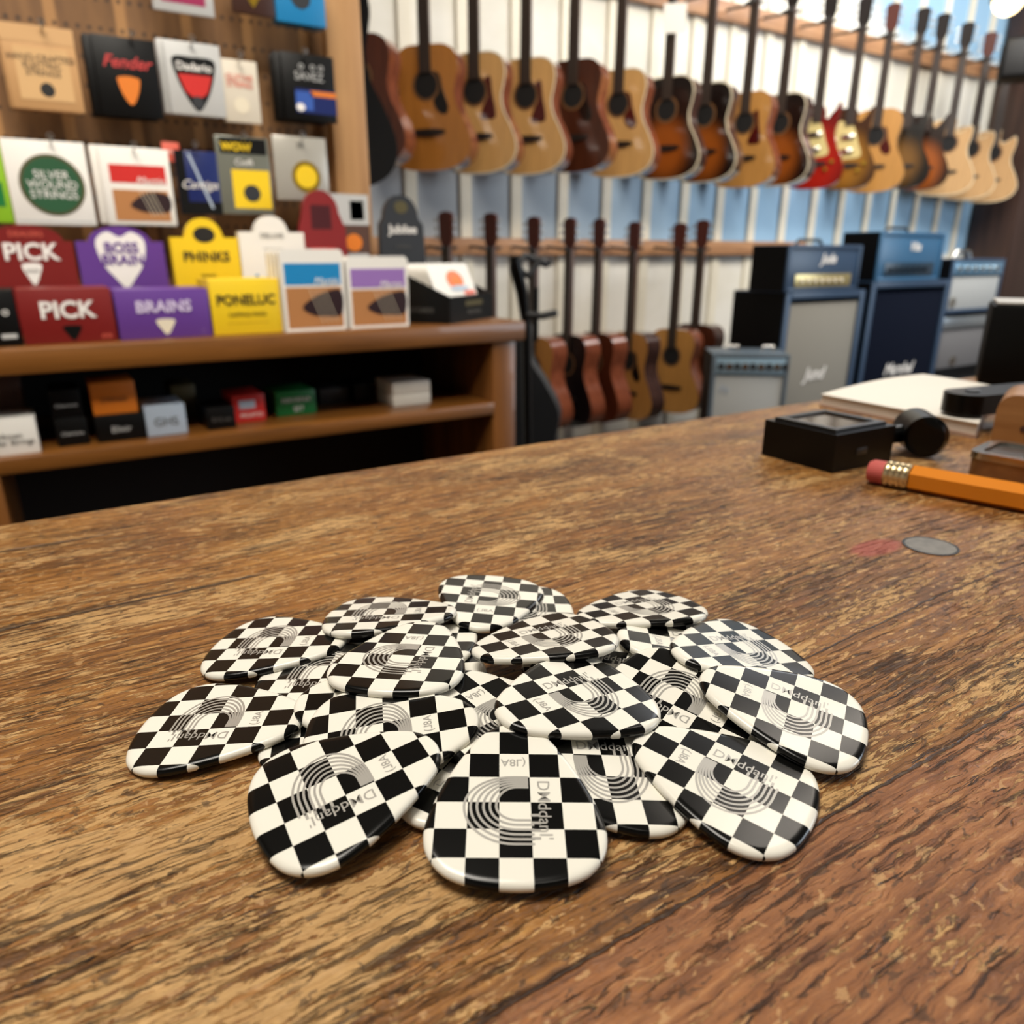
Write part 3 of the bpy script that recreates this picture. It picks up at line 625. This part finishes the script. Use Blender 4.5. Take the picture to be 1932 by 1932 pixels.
TX, TY, TR = .684, 1.238, R(33)
p = thing('card_tray', 'black open counter tray at the right end of the display counter', 'tray', (TX, TY, ZC), TR)
prism('front', [(-.080, 0), (.080, 0), (.082, .046), (-.082, .046)], 0, .004, BLACK, p)
for sx_ in (-.082, .079): prism('side', [(0, 0), (.12, 0), (.12, .095), (0, .046)], sx_, sx_ + .003, BLACK, p, 'yz')
bx('base', (-.079, .004, 0), (.079, .12, .003), BLACK, p, 0); bx('back', (-.079, .117, .003), (.079, .12, .095), BLACK, p, 0)
p['w'] = .164; p['h'] = .046; lab(p, 'PINK MUSIC', .55, .35, .010, INK); rect(p, 'label', .35, .6, .75, .8, OLIVE)
o = text('XO CARDS', .011, INK, p, .05, .022, 0); o.rotation_euler = (0, 0, -PI / 2); o.location = (-.0828, .11, 0)
for i in range(5):
    dd = .010 + .0115 * i
    q = thing('sticker_card', 'white card with an orange sun print leaning in the black tray' if i == 0 else 'white cards filed behind the sun print card in the black tray', 'card', (TX - math.sin(TR) * dd, TY + math.cos(TR) * dd, ZC + .004), 0, None if i == 0 else 'cards filed in the black tray')
    prism('card', rrect(-.075, 0, .075, .105, .004), 0, .0012, WHITE, q)
    if i == 0:
        q['w'] = .15; q['h'] = .105
        shape(q, 'sun_print', ellipse(.56, .70, .20, .17), SUN); shape(q, 'sun_core', ellipse(.58, .68, .11, .08), ORANGE, -.0009); shape(q, 'wave_print', ellipse(.60, .55, .23, .05), PALEBLUE, -.0012); rect(q, 'red_print', .68, .42, .95, .5, SALMON)
    q.rotation_euler = (R(-24), 0, TR)
# ------------------------------------------------------------------ boxes on the open shelf
ZS = .7612
def sbox(label, x0, x1, h_, y0, m, z0=ZS, d_=.08, txt=None, tm=WINK, sz=.011, band=None):
    p = carton('stock_box', label, x0, x1, z0, h_, y0, d_, m, group='stock boxes on the open shelf')
    if band: rect(p, 'label', *band)
    if txt: lab(p, txt, .5, .45, sz, tm)
    return p
sbox('white box with grey lettering at the left end of the open shelf', -.095, -.026, .050, 1.205, WHITE, txt='DAmen\nGuitar Strings', tm=INK, sz=.0105)
sbox('dull brown box standing behind the white lettered box', -.085, -.036, .096, 1.31, BROWNC)
sbox('black box under another black box, left of the orange box', -.004, .036, .040, 1.225, BLACK, txt='Cleartone', tm=GREYC, sz=.007)
sbox('black box stacked on top of a black box, left of the orange box', -.004, .034, .040, 1.228, BLACK, ZS + .0402, txt='Cleartone', tm=GREYC, sz=.007)
sbox('black box under the orange box', .046, .112, .039, 1.222, BLACK, txt='Elixir', tm=GREYC, sz=.013)
sbox('orange box on top of a black box on the open shelf', .047, .106, .047, 1.228, ORANGE, ZS + .0392, txt='STRINGS', tm=BROWNC, sz=.009)
sbox('pale blue-white box on the open shelf, right of the orange box', .113, .170, .046, 1.225, PALEBLUE, txt='GHS', tm=INK, sz=.018)
sbox('dark olive box standing at the back between pale and black boxes', .170, .208, .055, 1.35, OLIVE)
sbox('small black box left of the red box on the open shelf', .200, .243, .034, 1.225, BLACK, txt='D12 set', tm=INK, sz=.009)
p = sbox('red box with a blue and white label on the open shelf', .246, .298, .045, 1.255, REDC, txt=None, band=(.2, .5, .7, .8, PALEBLUE)); lab(p, 'PICATO', .55, .25, .010, WINK); 
p = sbox('green box with white lettering on the open shelf', .320, .388, .042, 1.27, GREEN); lab(p, 'HAVANA', .5, .62, .012, WINK); lab(p, 'SET', .55, .25, .012, WINK)
sbox('dark grey box in shadow right of the green box', .415, .47, .030, 1.33, CHAR); sbox('black box in shadow left of the white boxes', .475, .505, .036, 1.31, BLACK)
for i in range(2): sbox(('lower' if i == 0 else 'upper') + ' of two white boxes stacked at the right end of the open shelf', .522, .597, .0215, 1.245, mat('grey_white_card', (214, 208, 196), .45), ZS + .022 * i)

# ------------------------------------------------------------------ guitars
H = [(.030, 0), (.085, -.004), (.125, -.028), (.141, -.075), (.134, -.125), (.124, -.175), (.134, -.230), (.166, -.290), (.192, -.355), (.190, -.405), (.158, -.448), (.090, -.474), (0, -.480)]
left_h = [(-a, b) for a, b in H[-2::-1]]
OUT_FULL = spline(H + left_h, 4)
OUT_CUT = spline([(.030, 0), (.034, -.055), (.052, -.082), (.085, -.070), (.118, -.045), (.136, -.062), (.136, -.11), (.124, -.175)] + H[6:] + left_h, 4)
OUT_HORN = spline([(.030, -.02), (.040, -.075), (.062, -.085), (.092, -.050), (.112, -.015), (.124, -.012), (.120, -.06), (.112, -.12), (.108, -.175), (.122, -.230), (.154, -.290), (.175, -.350), (.172, -.400), (.140, -.440), (.08, -.462), (0, -.466)] + [(-.08, -.462), (-.14, -.44), (-.172, -.4), (-.175, -.35), (-.154, -.29), (-.122, -.23), (-.112, -.175), (-.122, -.12), (-.128, -.06), (-.10, -.018), (-.06, -.008)], 4)
NUT = .42
def spruce(name, rgb):
    c = rgb; return wood(name, tuple(int(v * .9) for v in c), c, 'z', .22, .5, 1.)
def burst(name, inner, outer, r0, r1, cz=-.31):
    if name in MATS: return MATS[name]
    g = G(name); x, y, z = g.xyz(g.pos())
    dx = g.ma('DIVIDE', x, .17); dz = g.ma('DIVIDE', g.ma('SUBTRACT', z, cz - NUT), .20)
    d = g.ma('SQRT', g.ma('ADD', g.ma('MULTIPLY', dx, dx), g.ma('MULTIPLY', dz, dz)))
    f = g.sm(d, r0, r1); g.put(g.b.inputs['Base Color'], g.mix(f, srgb(*inner), srgb(*outer)))
    g.b.inputs['Roughness'].default_value = .18; g.b.inputs['Coat Weight'].default_value = .5; return g.m
NAT1 = spruce('amber_spruce', (190, 124, 54)); NAT2 = spruce('pale_spruce', (222, 172, 106)); NAT3 = spruce('light_maple', (208, 166, 116)); NAT4 = spruce('honey_spruce', (206, 148, 78))
MAHOG = wood('mahogany', (70, 30, 16), (100, 46, 24), 'z', .25, .5); MAHOGD = wood('dark_mahogany', (58, 28, 16), (84, 42, 24), 'z', .25, .5)
SIDE = wood('side_mahogany', (96, 48, 30), (134, 74, 50), 'z', .18, .7); SIDED = wood('side_rosewood', (48, 30, 26), (74, 48, 40), 'z', .18, .7); SIDEL = wood('side_maple', (186, 140, 92), (210, 166, 116), 'z', .2, .6)
SB = burst('brown_sunburst', (158, 82, 26), (24, 15, 12), .35, 1.0, -.335); SB2 = burst('orange_sunburst', (160, 84, 32), (34, 20, 14), .4, 1.05, -.33)
CHERRY = burst('cherry_red', (176, 34, 22), (110, 18, 16), .5, 1.3); GOLDB = burst('gold_brown', (158, 108, 40), (66, 38, 20), .4, 1.1); DKB = burst('dark_olive_burst', (120, 84, 40), (20, 18, 16), .25, .95)
EBONY = mat('ebony', (34, 26, 22), .4); ROSEW = wood('rosewood_board', (34, 24, 18), (54, 38, 28), 'z', .55, 0); NECKW = mat('neck_mahogany', (70, 42, 28), .45)
PGB = mat('black_pickguard', (18, 14, 13), .15); PGR = mat('dark_red_pickguard', (74, 18, 16), .15); PGC = mat('cream_pickguard', (226, 206, 140), .25); BLKG = mat('black_lacquer', (14, 15, 18), .12, coat=.5)
HEADW = mat('headstock_dark', (28, 20, 17), .55, spec=.25); HEADR = mat('headstock_red_brown', (80, 36, 26), .5, spec=.3)
GLEAM = mat('gleam_cream', (226, 212, 180), .3)  # cream rim stands in for reflections along the sunburst edges
MESH = {}
def cached(key, fn):
    if key not in MESH: MESH[key] = fn()
    return MESH[key]
def put(name, key, bmf, m, parent):
    """mesh data is shared by all guitars with the same shape and finish"""
    k = (key, m.name if not isinstance(m, (list, tuple)) else tuple(x.name for x in m))
    if k not in MESH:
        o = done(name, bmf(), m, parent); MESH[k] = o.data; return o
    return link(name, MESH[k], parent)
def guitar(label, X, Y, Z, yaw, top, side, cut='full', pg=None, pgm=None, head=HEADW, hole=True, pegs=True, gleam_binding=False, group='guitars on the upper rail', depth=.105, electric=False):
    t = thing('acoustic_guitar' if not electric else 'electric_guitar', label, 'guitar', (X, Y, Z), -yaw, group)
    out = {'full': OUT_FULL, 'cut': OUT_CUT, 'horn': OUT_HORN}[cut]
    pts = [(a, b - NUT) for a, b in out]
    def body():
        bm = add_prism(bmesh.new(), pts, 0, depth, 'xz', (0, 1, 1))
        es = [e for e in bm.edges if e.calc_face_angle(0) > 1.2 and abs(e.verts[0].co.y - e.verts[1].co.y) < 1e-6]
        bmesh.ops.bevel(bm, geom=es, offset=.004, segments=2, affect='EDGES'); return bm
    put('body', 'body' + cut + str(depth), body, [top, side], t)
    if gleam_binding:
        def gleam_bind():
            bm = bmesh.new(); n = len(pts); ctr_ = Vector((0, -NUT - .26)); V = []
            for a, b in pts:
                q = Vector((a, b)); d = (q - ctr_).normalized() * .0045; V.append([bm.verts.new((q.x + k * d.x, yy_, q.y + k * d.y)) for k, yy_ in ((-1.2, -.0008), (.15, -.0008), (.15, .006))])
            for i in range(n):
                for k in range(2): bm.faces.new((V[i][k], V[(i + 1) % n][k], V[(i + 1) % n][k + 1], V[i][k + 1]))
            return bm
        put('gleam_binding', 'gleam_bind' + cut, gleam_bind, GLEAM, t)
    put('neck', 'neck', lambda: add_box(bmesh.new(), (-.022, -.004, -NUT - .01), (.022, .018, .004), .004), NECKW, t)
    put('fretboard', 'fb', lambda: add_prism(bmesh.new(), [(-.0265, -NUT - .105), (.0265, -NUT - .105), (.0215, 0), (-.0215, 0)], -.011, -.004), ROSEW, t)
    hd = put('headstock', 'head', lambda: add_prism(bmesh.new(), [(-.022, 0), (.022, 0), (.034, .03), (.038, .135), (.012, .145), (-.012, .145), (-.038, .135), (-.034, .03)], -.006, .010), head, t)
    if pegs:
        for s in (-1, 1):
            for k in range(3):
                put('tuning_peg', 'peg%d%d' % (s, k), lambda: add_box(add_tube(bmesh.new(), [(s * .034, .002, .04 + .035 * k), (s * .052, .002, .04 + .035 * k)], .003, 8), (s * .050 - .003, -.006, .032 + .035 * k), (s * .050 + .009 * s, .010, .048 + .035 * k), .002), STEEL, hd)
    if hole:
        put('rosette', 'ros', lambda: add_prism(bmesh.new(), ellipse(0, -NUT - .150, .062, .062, 36), -.0009, .001), mat('rosette_ring', (120, 84, 52), .3), t)
        put('soundhole', 'hole', lambda: add_prism(bmesh.new(), ellipse(0, -NUT - .150, .051, .051, 36), -.0014, .001), mat('soundhole_dark', (10, 7, 6), .8), t)
    if pg:
        sh_ = {'tear': spline([(.035, -.10), (.062, -.115), (.075, -.17), (.098, -.235), (.085, -.262), (.052, -.25), (.032, -.212), (.058, -.175), (.056, -.125)], 4),
               'flare': spline([(.046, -.108), (.072, -.095), (.082, -.16), (.098, -.25), (.064, -.262), (.028, -.255), (.04, -.208), (.062, -.17), (.058, -.128)], 4),
               'big': spline([(-.062, -.08), (.0, -.095), (.03, -.12), (.06, -.20), (.085, -.275), (.03, -.292), (-.04, -.285), (-.075, -.23), (-.07, -.15)], 4)}[pg]
        put('pickguard', 'pg' + pg, lambda: add_prism(bmesh.new(), [(a, b - NUT) for a, b in sh_], -.0022, 0), pgm, t)
    if electric:
        for zz in (-.17, -.25): put('pickup', 'pu%f' % zz, lambda: add_box(bmesh.new(), (-.036, -.01, -NUT + zz - .016), (.036, .002, -NUT + zz + .016), .002), CHROME, t)
        for kx, kz in ((.08, -.36), (.11, -.32)): put('knob', 'kn%f' % kx, lambda: add_tube(bmesh.new(), [(kx, .002, -NUT + kz), (kx, -.014, -NUT + kz)], .011, 14), GOLD, t)
    put('bridge', 'bridge', lambda: add_prism(bmesh.new(), spline([(-.078, -.322), (-.03, -.316), (.03, -.316), (.078, -.322), (.078, -.334), (.03, -.344), (-.03, -.344), (-.078, -.334)], 3) if False else [(a, b - NUT) for a, b in spline([(-.078, -.322), (-.03, -.316), (.03, -.316), (.078, -.322), (.078, -.334), (.03, -.344), (-.03, -.344), (-.078, -.334)], 3)], -.008, 0), EBONY, t)
    return t
YG = 3.2
UP = [
 (1.265, 1.366, 27, MAHOG, SIDE, 'full', None, None, 'dark mahogany guitar hanging next to the pale wooden post'),
 (1.565, 1.367, 22, NAT1, SIDE, 'full', 'tear', PGB, 'amber topped guitar with a black teardrop pickguard, right of the dark mahogany one'),
 (1.80, 1.367, 22, NAT2, SIDE, 'full', 'flare', PGR, 'pale topped guitar with a dark red pickguard, second natural guitar from the post'),
 (2.066, 1.376, 22, NAT2, SIDE, 'full', 'flare', PGR, 'pale topped guitar with a dark red pickguard, left of the brown mahogany guitar'),
 (2.33, 1.40, 24, MAHOGD, SIDE, 'full', 'tear', PGB, 'brown mahogany guitar with a black pickguard between two pale guitars'),
 (2.606, 1.39, 22, NAT2, SIDE, 'full', 'tear', PGR, 'pale topped guitar with a small red pickguard, left of the first sunburst guitar'),
 (2.923, 1.393, 24, SB, SIDED, 'full', None, None, 'sunburst guitar with a white tag on its neck'),
 (3.195, 1.392, 24, SB, SIDED, 'full', None, None, 'dark sunburst guitar just right of the tagged one'),
 (3.50, 1.379, 22, NAT4, SIDE, 'full', 'flare', PGR, 'honey topped guitar with a dark pickguard between two sunburst guitars'),
 (3.79, 1.399, 24, SB, SIDED, 'full', None, None, 'sunburst guitar left of the red guitar'),
 (4.11, 1.383, 10, CHERRY, CHERRY, 'horn', 'big', PGC, 'cherry red guitar with a large cream pickguard'),
 (4.42, 1.392, 8, GOLDB, GOLDB, 'horn', 'big', PGC, 'gold-brown guitar with a large cream pickguard'),
 (4.69, 1.40, 6, NAT4, SIDEL, 'full', 'tear', PGR, 'honey guitar with a brown pickguard, right of the cream-guarded guitars'),
 (5.0, 1.42, 5, DKB, SIDED, 'horn', None, None, 'dark olive-brown horned guitar in the far part of the upper row'),
 (5.22, 1.42, 5, SB2, SIDED, 'horn', None, None, 'orange sunburst horned guitar just left of the three pale cutaway guitars'),
 (5.51, 1.411, -6, NAT3, SIDEL, 'cut', None, None, 'light tan cutaway guitar, third from the right end of the upper row'),
 (5.80, 1.394, -8, NAT3, SIDEL, 'cut', None, None, 'pale cutaway guitar, second from the right end of the upper row'),
 (6.10, 1.386, -10, NAT3, SIDEL, 'cut', None, None, 'pale cutaway guitar at the right end of the upper row'),
]
for i, (X, zb, dl, top, side, cut, pg, pgm, lb) in enumerate(UP):
    el = cut == 'horn' and pg == 'big'
    guitar(lb, X, YG, zb + .90, math.atan2(X, YG) + R(dl), top, side, cut, pg, pgm, head=HEADR if i in (12, 16) else HEADW, hole=cut != 'horn', pegs=i > 5, gleam_binding=top in (SB, NAT2, NAT3), depth=.05 if cut == 'horn' else .105, electric=el)
guitar('black guitar mostly hidden behind the pale wooden post of the display wall', .665, 1.95, 1.175 + .90, R(5), BLKG, BLKG, pegs=False, group='guitars hanging in the shop')
tg = thing('price_tag', 'white paper tag hanging on the neck of the sunburst guitar', 'tag', (2.90, 3.155, 2.05), R(-40))
bx('tag', (-.055, 0, 0), (.055, .001, .125), WHITE, tg, 0); tube('string', [(0, .001, .125), (.005, .02, .2)], .001, WHITE, tg, 6)
LOW = [
 (1.64, .15, 40, NAT4, SIDE, None, None, 'guitar of the lower row whose head shows behind the black tray'),
 (1.873, .15, 42, MAHOG, SIDE, None, None, 'guitar of the lower row whose head shows left of the black stand'),
 (2.115, .14, 44, NAT4, SIDE, None, None, 'tan topped guitar of the lower row nearest to the display counter'),
 (2.33, .14, 46, BLKG, SIDE, None, None, 'black topped guitar in the lower row'),
 (2.515, .14, 46, MAHOG, SIDE, None, None, 'mahogany guitar in the lower row, right of the black topped one'),
 (2.75, .13, 44, NAT4, SIDED, 'tear', PGB, 'natural guitar with a black pickguard in the lower row, glinting dark sides'),
 (3.075, .13, 30, NAT4, SIDE, None, None, 'honey topped guitar fronting the lower row beside the small grey amplifier'),
 (3.245, .15, 30, MAHOGD, SIDED, None, None, 'dark guitar at the right end of the lower row'),
]
for X, zb, dl, top, side, pg, pgm, lb in LOW:
    guitar(lb, X, YG, zb + .91, math.atan2(X, YG) + R(dl), top, side, 'full', pg, pgm, head=HEADR, group='guitars on the lower rail')
def rail(name, label, z0, z1, xs, x0, x1):
    t = thing(name, label, 'rail')
    bx('rail_board', (x0, 3.395, z0), (x1, 3.432, z1), RAILW, t, .002)
    for X in xs:
        zc = (z0 + z1) / 2; h_ = tube('hanger', [(X, 3.395, zc), (X, 3.235, zc - .012)], .007, BPLAST, t)
        for s in (-1, 1): tube('prong', [(X, 3.24, zc - .012), (X + s * .034, 3.235, zc - .012), (X + s * .036, 3.17, zc - .008)], .007, BRUBBER, h_)
rail('hanging_rail', 'wooden rail along the top that holds the upper row of guitars', 2.24, 2.33, [u[0] for u in UP], .9, 6.35)
rail('hanging_rail', 'wooden rail at mid height that holds the lower row of guitars', 1.02, 1.10, [u[0] for u in LOW], 1.2, 4.4)

# ------------------------------------------------------------------ amplifiers
TOLEX = mat('blue_sheen_tolex', (44, 66, 92), .38, noise=.12, scale=400); TOLEX2 = mat('bright_sheen_tolex', (52, 98, 134), .35, noise=.1, scale=400); TOLEXD = mat('black_tolex', (5, 5, 6), .55, spec=.15)  # blue daylight sheen is put into the amplifier covering colours
CLOTH = mat('grey_grille_cloth', (132, 128, 118), .8, noise=.12, scale=900); CLOTHD = mat('navy_grille_cloth', (9, 16, 32), .9, spec=.1); CLOTHS = mat('silver_grille_cloth', (176, 178, 176), .7, noise=.1, scale=900)
PANELG = mat('gold_panel', (176, 160, 112), .3, .6); SPANEL = mat('silver_panel', (176, 184, 190), .25, .8)
def frame_box(t, w_, h_, d_, m, side, fr=.035):
    bm = bmesh.new()
    add_box(bm, (0, 0, 0), (fr, d_, h_), .004); add_box(bm, (w_ - fr, 0, 0), (w_, d_, h_), .004)
    add_box(bm, (fr, 0, 0), (w_ - fr, d_, fr), .004); add_box(bm, (fr, 0, h_ - fr), (w_ - fr, d_, h_), .004); add_box(bm, (.01, d_ - .02, .01), (w_ - .01, d_, h_ - .01))
    done('cabinet', bm, m, t); bx('side_covering', (-.002, .012, .004), (.001, d_ - .004, h_ - .004), side, t, 0)
def cab(label, x0, x1, h_, y0, m, cl, txt, tz, tx=.5):
    t = thing('speaker_cabinet', label, 'speaker cabinet', (x0, y0, 0)); w_ = x1 - x0
    frame_box(t, w_, h_, .33, m, TOLEXD); bx('grille', (.035, .012, .035), (w_ - .035, .03, h_ - .055), cl, t, .003)
    text(txt, .085, WINK, t, w_ * tx, tz, .008, .35, .002)
    for zz in (.03,): 
        for xx in (.04, w_ - .04): tube('caster', [(xx - .012, .06, .012), (xx + .012, .06, .012)], .012, BRUBBER, t)
    return t
def head(label, x0, x1, z0, h_, y0, m, txt, pm, px=(.12, .88), d_=.22):
    t = thing('amplifier_head', label, 'amplifier', (x0, y0, z0)); w_ = x1 - x0
    frame_box(t, w_, h_, d_, m, TOLEXD, .02); bx('front_panel', (.02, .006, .02), (w_ - .02, .02, h_ - .02), m, t, .002)
    cp = bx('control_panel', (w_ * px[0], .001, h_ * .10), (w_ * px[1], .008, h_ * .38), pm, t, .001)
    for k in range(7): tube('knob', [(w_ * (px[0] + .07 + .09 * k), .002, h_ * .24), (w_ * (px[0] + .07 + .09 * k), -.010, h_ * .24)], .010, CREAM if pm is PANELG else BPLAST, cp, 12)
    text(txt, .062, WINK, t, w_ * .54, h_ * .70, .003, .3, .0015)
    tube('handle', [(w_ * .32, d_ / 2, h_), (w_ * .36, d_ / 2, h_ + .022), (w_ * .64, d_ / 2, h_ + .022), (w_ * .68, d_ / 2, h_)], .008, BRUBBER, t)
    return t
cab('tall blue-framed speaker cabinet with pale grey cloth under a slate blue amplifier head', 3.02, 3.625, .853, 2.40, TOLEX, CLOTH, 'Jund', .45, .47)
head('slate blue amplifier head with a gold control panel on the grey-clothed cabinet', 3.0, 3.55, .8535, .213, 2.40, TOLEX, 'Jude', PANELG)
cab('tall dark navy speaker cabinet with a white script under the brighter blue head', 3.68, 4.40, .89, 2.40, TOLEX, CLOTHD, 'Marshal', .42, .5)
head('bright blue amplifier head on the dark navy cabinet', 3.69, 4.27, .8905, .243, 2.40, TOLEX2, 'Vita', mat('dark_blue_panel', (24, 48, 66), .3))
t = thing('combo_amplifier', 'small grey-fronted combo amplifier with silver knobs beside the honey guitar', 'amplifier', (2.56, 2.40, 0), R(-38)); w_ = .34
frame_box(t, w_, .60, .25, mat('grey_tolex', (86, 98, 108), .4), TOLEXD, .02); bx('grille', (.018, .008, .02), (w_ - .018, .03, .50), CLOTHS, t, .003)
cp = bx('control_panel', (.015, .001, .51), (w_ - .015, .012, .585), mat('pale_blue_panel', (160, 190, 210), .3, .3), t, .001)
for k in range(9): tube('knob', [(.04 + .035 * k, .002, .547), (.04 + .035 * k, -.012, .547)], .014, CHROME if k % 2 else CHAR, cp, 14)
text('Fe', .05, PALEBLUE, t, .06, .44, .004, .3)
for k in (.08, .24): tube('handle_bracket', [(k, .12, .60), (k, .12, .622), (k + .05, .12, .622), (k + .05, .12, .60)], .006, CHROME, t)
t = thing('combo_amplifier', 'silver and blue combo amplifier with a dark handle at the far right', 'amplifier', (4.43, 2.42, .70)); w_ = .56
frame_box(t, w_, .30, .25, TOLEX, TOLEXD, .02); bx('grille', (.018, .008, .02), (w_ - .018, .03, .20), CLOTHS, t, .003)
cp = bx('control_panel', (.015, .001, .21), (w_ - .015, .012, .285), mat('light_blue_panel', (120, 160, 190), .25, .5), t, .001)
for k in range(6): tube('knob', [(.06 + .08 * k, .002, .247), (.06 + .08 * k, -.012, .247)], .014, CHROME, cp, 14)
tube('badge', [(.07, .007, .06), (.07, .002, .06)], .03, CHROME, t, 20)
tube('handle', [(.2, .12, .30), (.22, .12, .34), (.36, .12, .34), (.38, .12, .30)], .012, CHROME, t)
t = thing('combo_amplifier', 'dim grey amplifier underneath the silver and blue combo', 'amplifier', (4.42, 2.42, .36)); w_ = .6
frame_box(t, w_, .335, .25, TOLEXD, TOLEXD, .02); bx('grille', (.018, .008, .02), (w_ - .018, .03, .24), mat('dim_cloth', (110, 108, 108), .7), t, .003)
bx('control_panel', (.015, .001, .25), (w_ - .015, .012, .32), SPANEL, t, .001); tube('badge', [(.2, .007, .06), (.2, .002, .06)], .03, CHROME, t, 20)
t = thing('speaker_cabinet', 'black cabinet supporting the two small amplifiers at the far right', 'speaker cabinet', (4.42, 2.41, 0)); frame_box(t, .75, .355, .3, TOLEXD, TOLEXD); bx('grille', (.03, .01, .03), (.72, .03, .325), BRUBBER, t)
t = thing('loudspeaker', 'black loudspeaker hanging at the upper right of the guitar wall', 'loudspeaker', (5.43, 2.9, 2.075), R(-58)); bx('cabinet', (0, 0, 0), (.32, .24, .225), TOLEXD, t, .008); bx('grille', (.015, -.006, .015), (.305, .004, .21), BRUBBER, t, .003); tube('bracket', [(.16, .24, .11), (.16, .34, .11), (.16, .34, 1.115)], .012, STEEL, t)
t = thing('ceiling_spotlight', 'glowing warm spotlight at the top right corner', 'lamp', (5.30, 2.86, 2.47), 0)
bm = bmesh.new(); add_tube(bm, [(0, 0, .16), (0, 0, .15), (0, 0, 0)], [.05, .07, .10], 24); done('shade', bm, BPLAST, t)
bm = bmesh.new(); bmesh.ops.create_uvsphere(bm, u_segments=20, v_segments=12, radius=.085); done('bulb', bm, mat('warm_bulb', (255, 226, 170), .5, emit=5), t); tube('stem', [(0, 0, .16), (0, 0, .6)], .012, BPLAST, t)

# ------------------------------------------------------------------ stand and gig bag behind the display unit
t = thing('guitar_stand', 'black folding stand with curved arms behind the right end of the display counter', 'stand', (1.116, 1.72, 0))
tube('post', [(.02, 0, .02), (.0, 0, .84), (-.015, 0, .93), (-.04, -.01, .99), (-.045, -.01, 1.02)], [.012, .012, .016, .018, .012], BPLAST, t)
tube('neck_yoke', [(-.045, -.01, 1.0), (-.01, -.02, .97), (.03, -.02, 1.01)], .009, BRUBBER, t); tube('arm', [(-.01, 0, .872), (.03, -.03, .868), (.075, -.03, .874)], .010, BRUBBER, t); tube('arm', [(-.04, 0, .99), (.0, .01, 1.02), (.07, .01, .998), (.08, .01, 1.005)], .010, BRUBBER, t)
tube('brace', [(.03, 0, .94), (.03, 0, .80)], .008, BPLAST, t)
for a in (30, 150, 270): tube('leg', [(.02, 0, .22), (.02 + .17 * math.cos(R(a)), .17 * math.sin(R(a)), .012)], .011, BPLAST, t)
t = thing('gig_bag', 'black gig bag leaning upright against the end of the display counter', 'bag', (1.31, 2.09, 0), R(-40))
bagp = spline([(-.16, .0), (.16, .0), (.19, .1), (.17, .3), (.14, .42), (.15, .52), (.10, .62), (.05, .70), (.045, .80), (-.045, .80), (-.05, .70), (-.10, .62), (-.15, .52), (-.14, .42), (-.17, .3), (-.19, .1)], 4)
prism('bag', bagp, 0, .11, mat('black_nylon', (14, 20, 26), .5), t, bev=.01); tube('zip', [(-.15, -.002, .08), (-.12, -.002, .42), (-.08, -.002, .62)], .004, BINK, t); bx('buckle', (-.17, -.006, .58), (-.14, .0, .66), CREAM, t, .002)
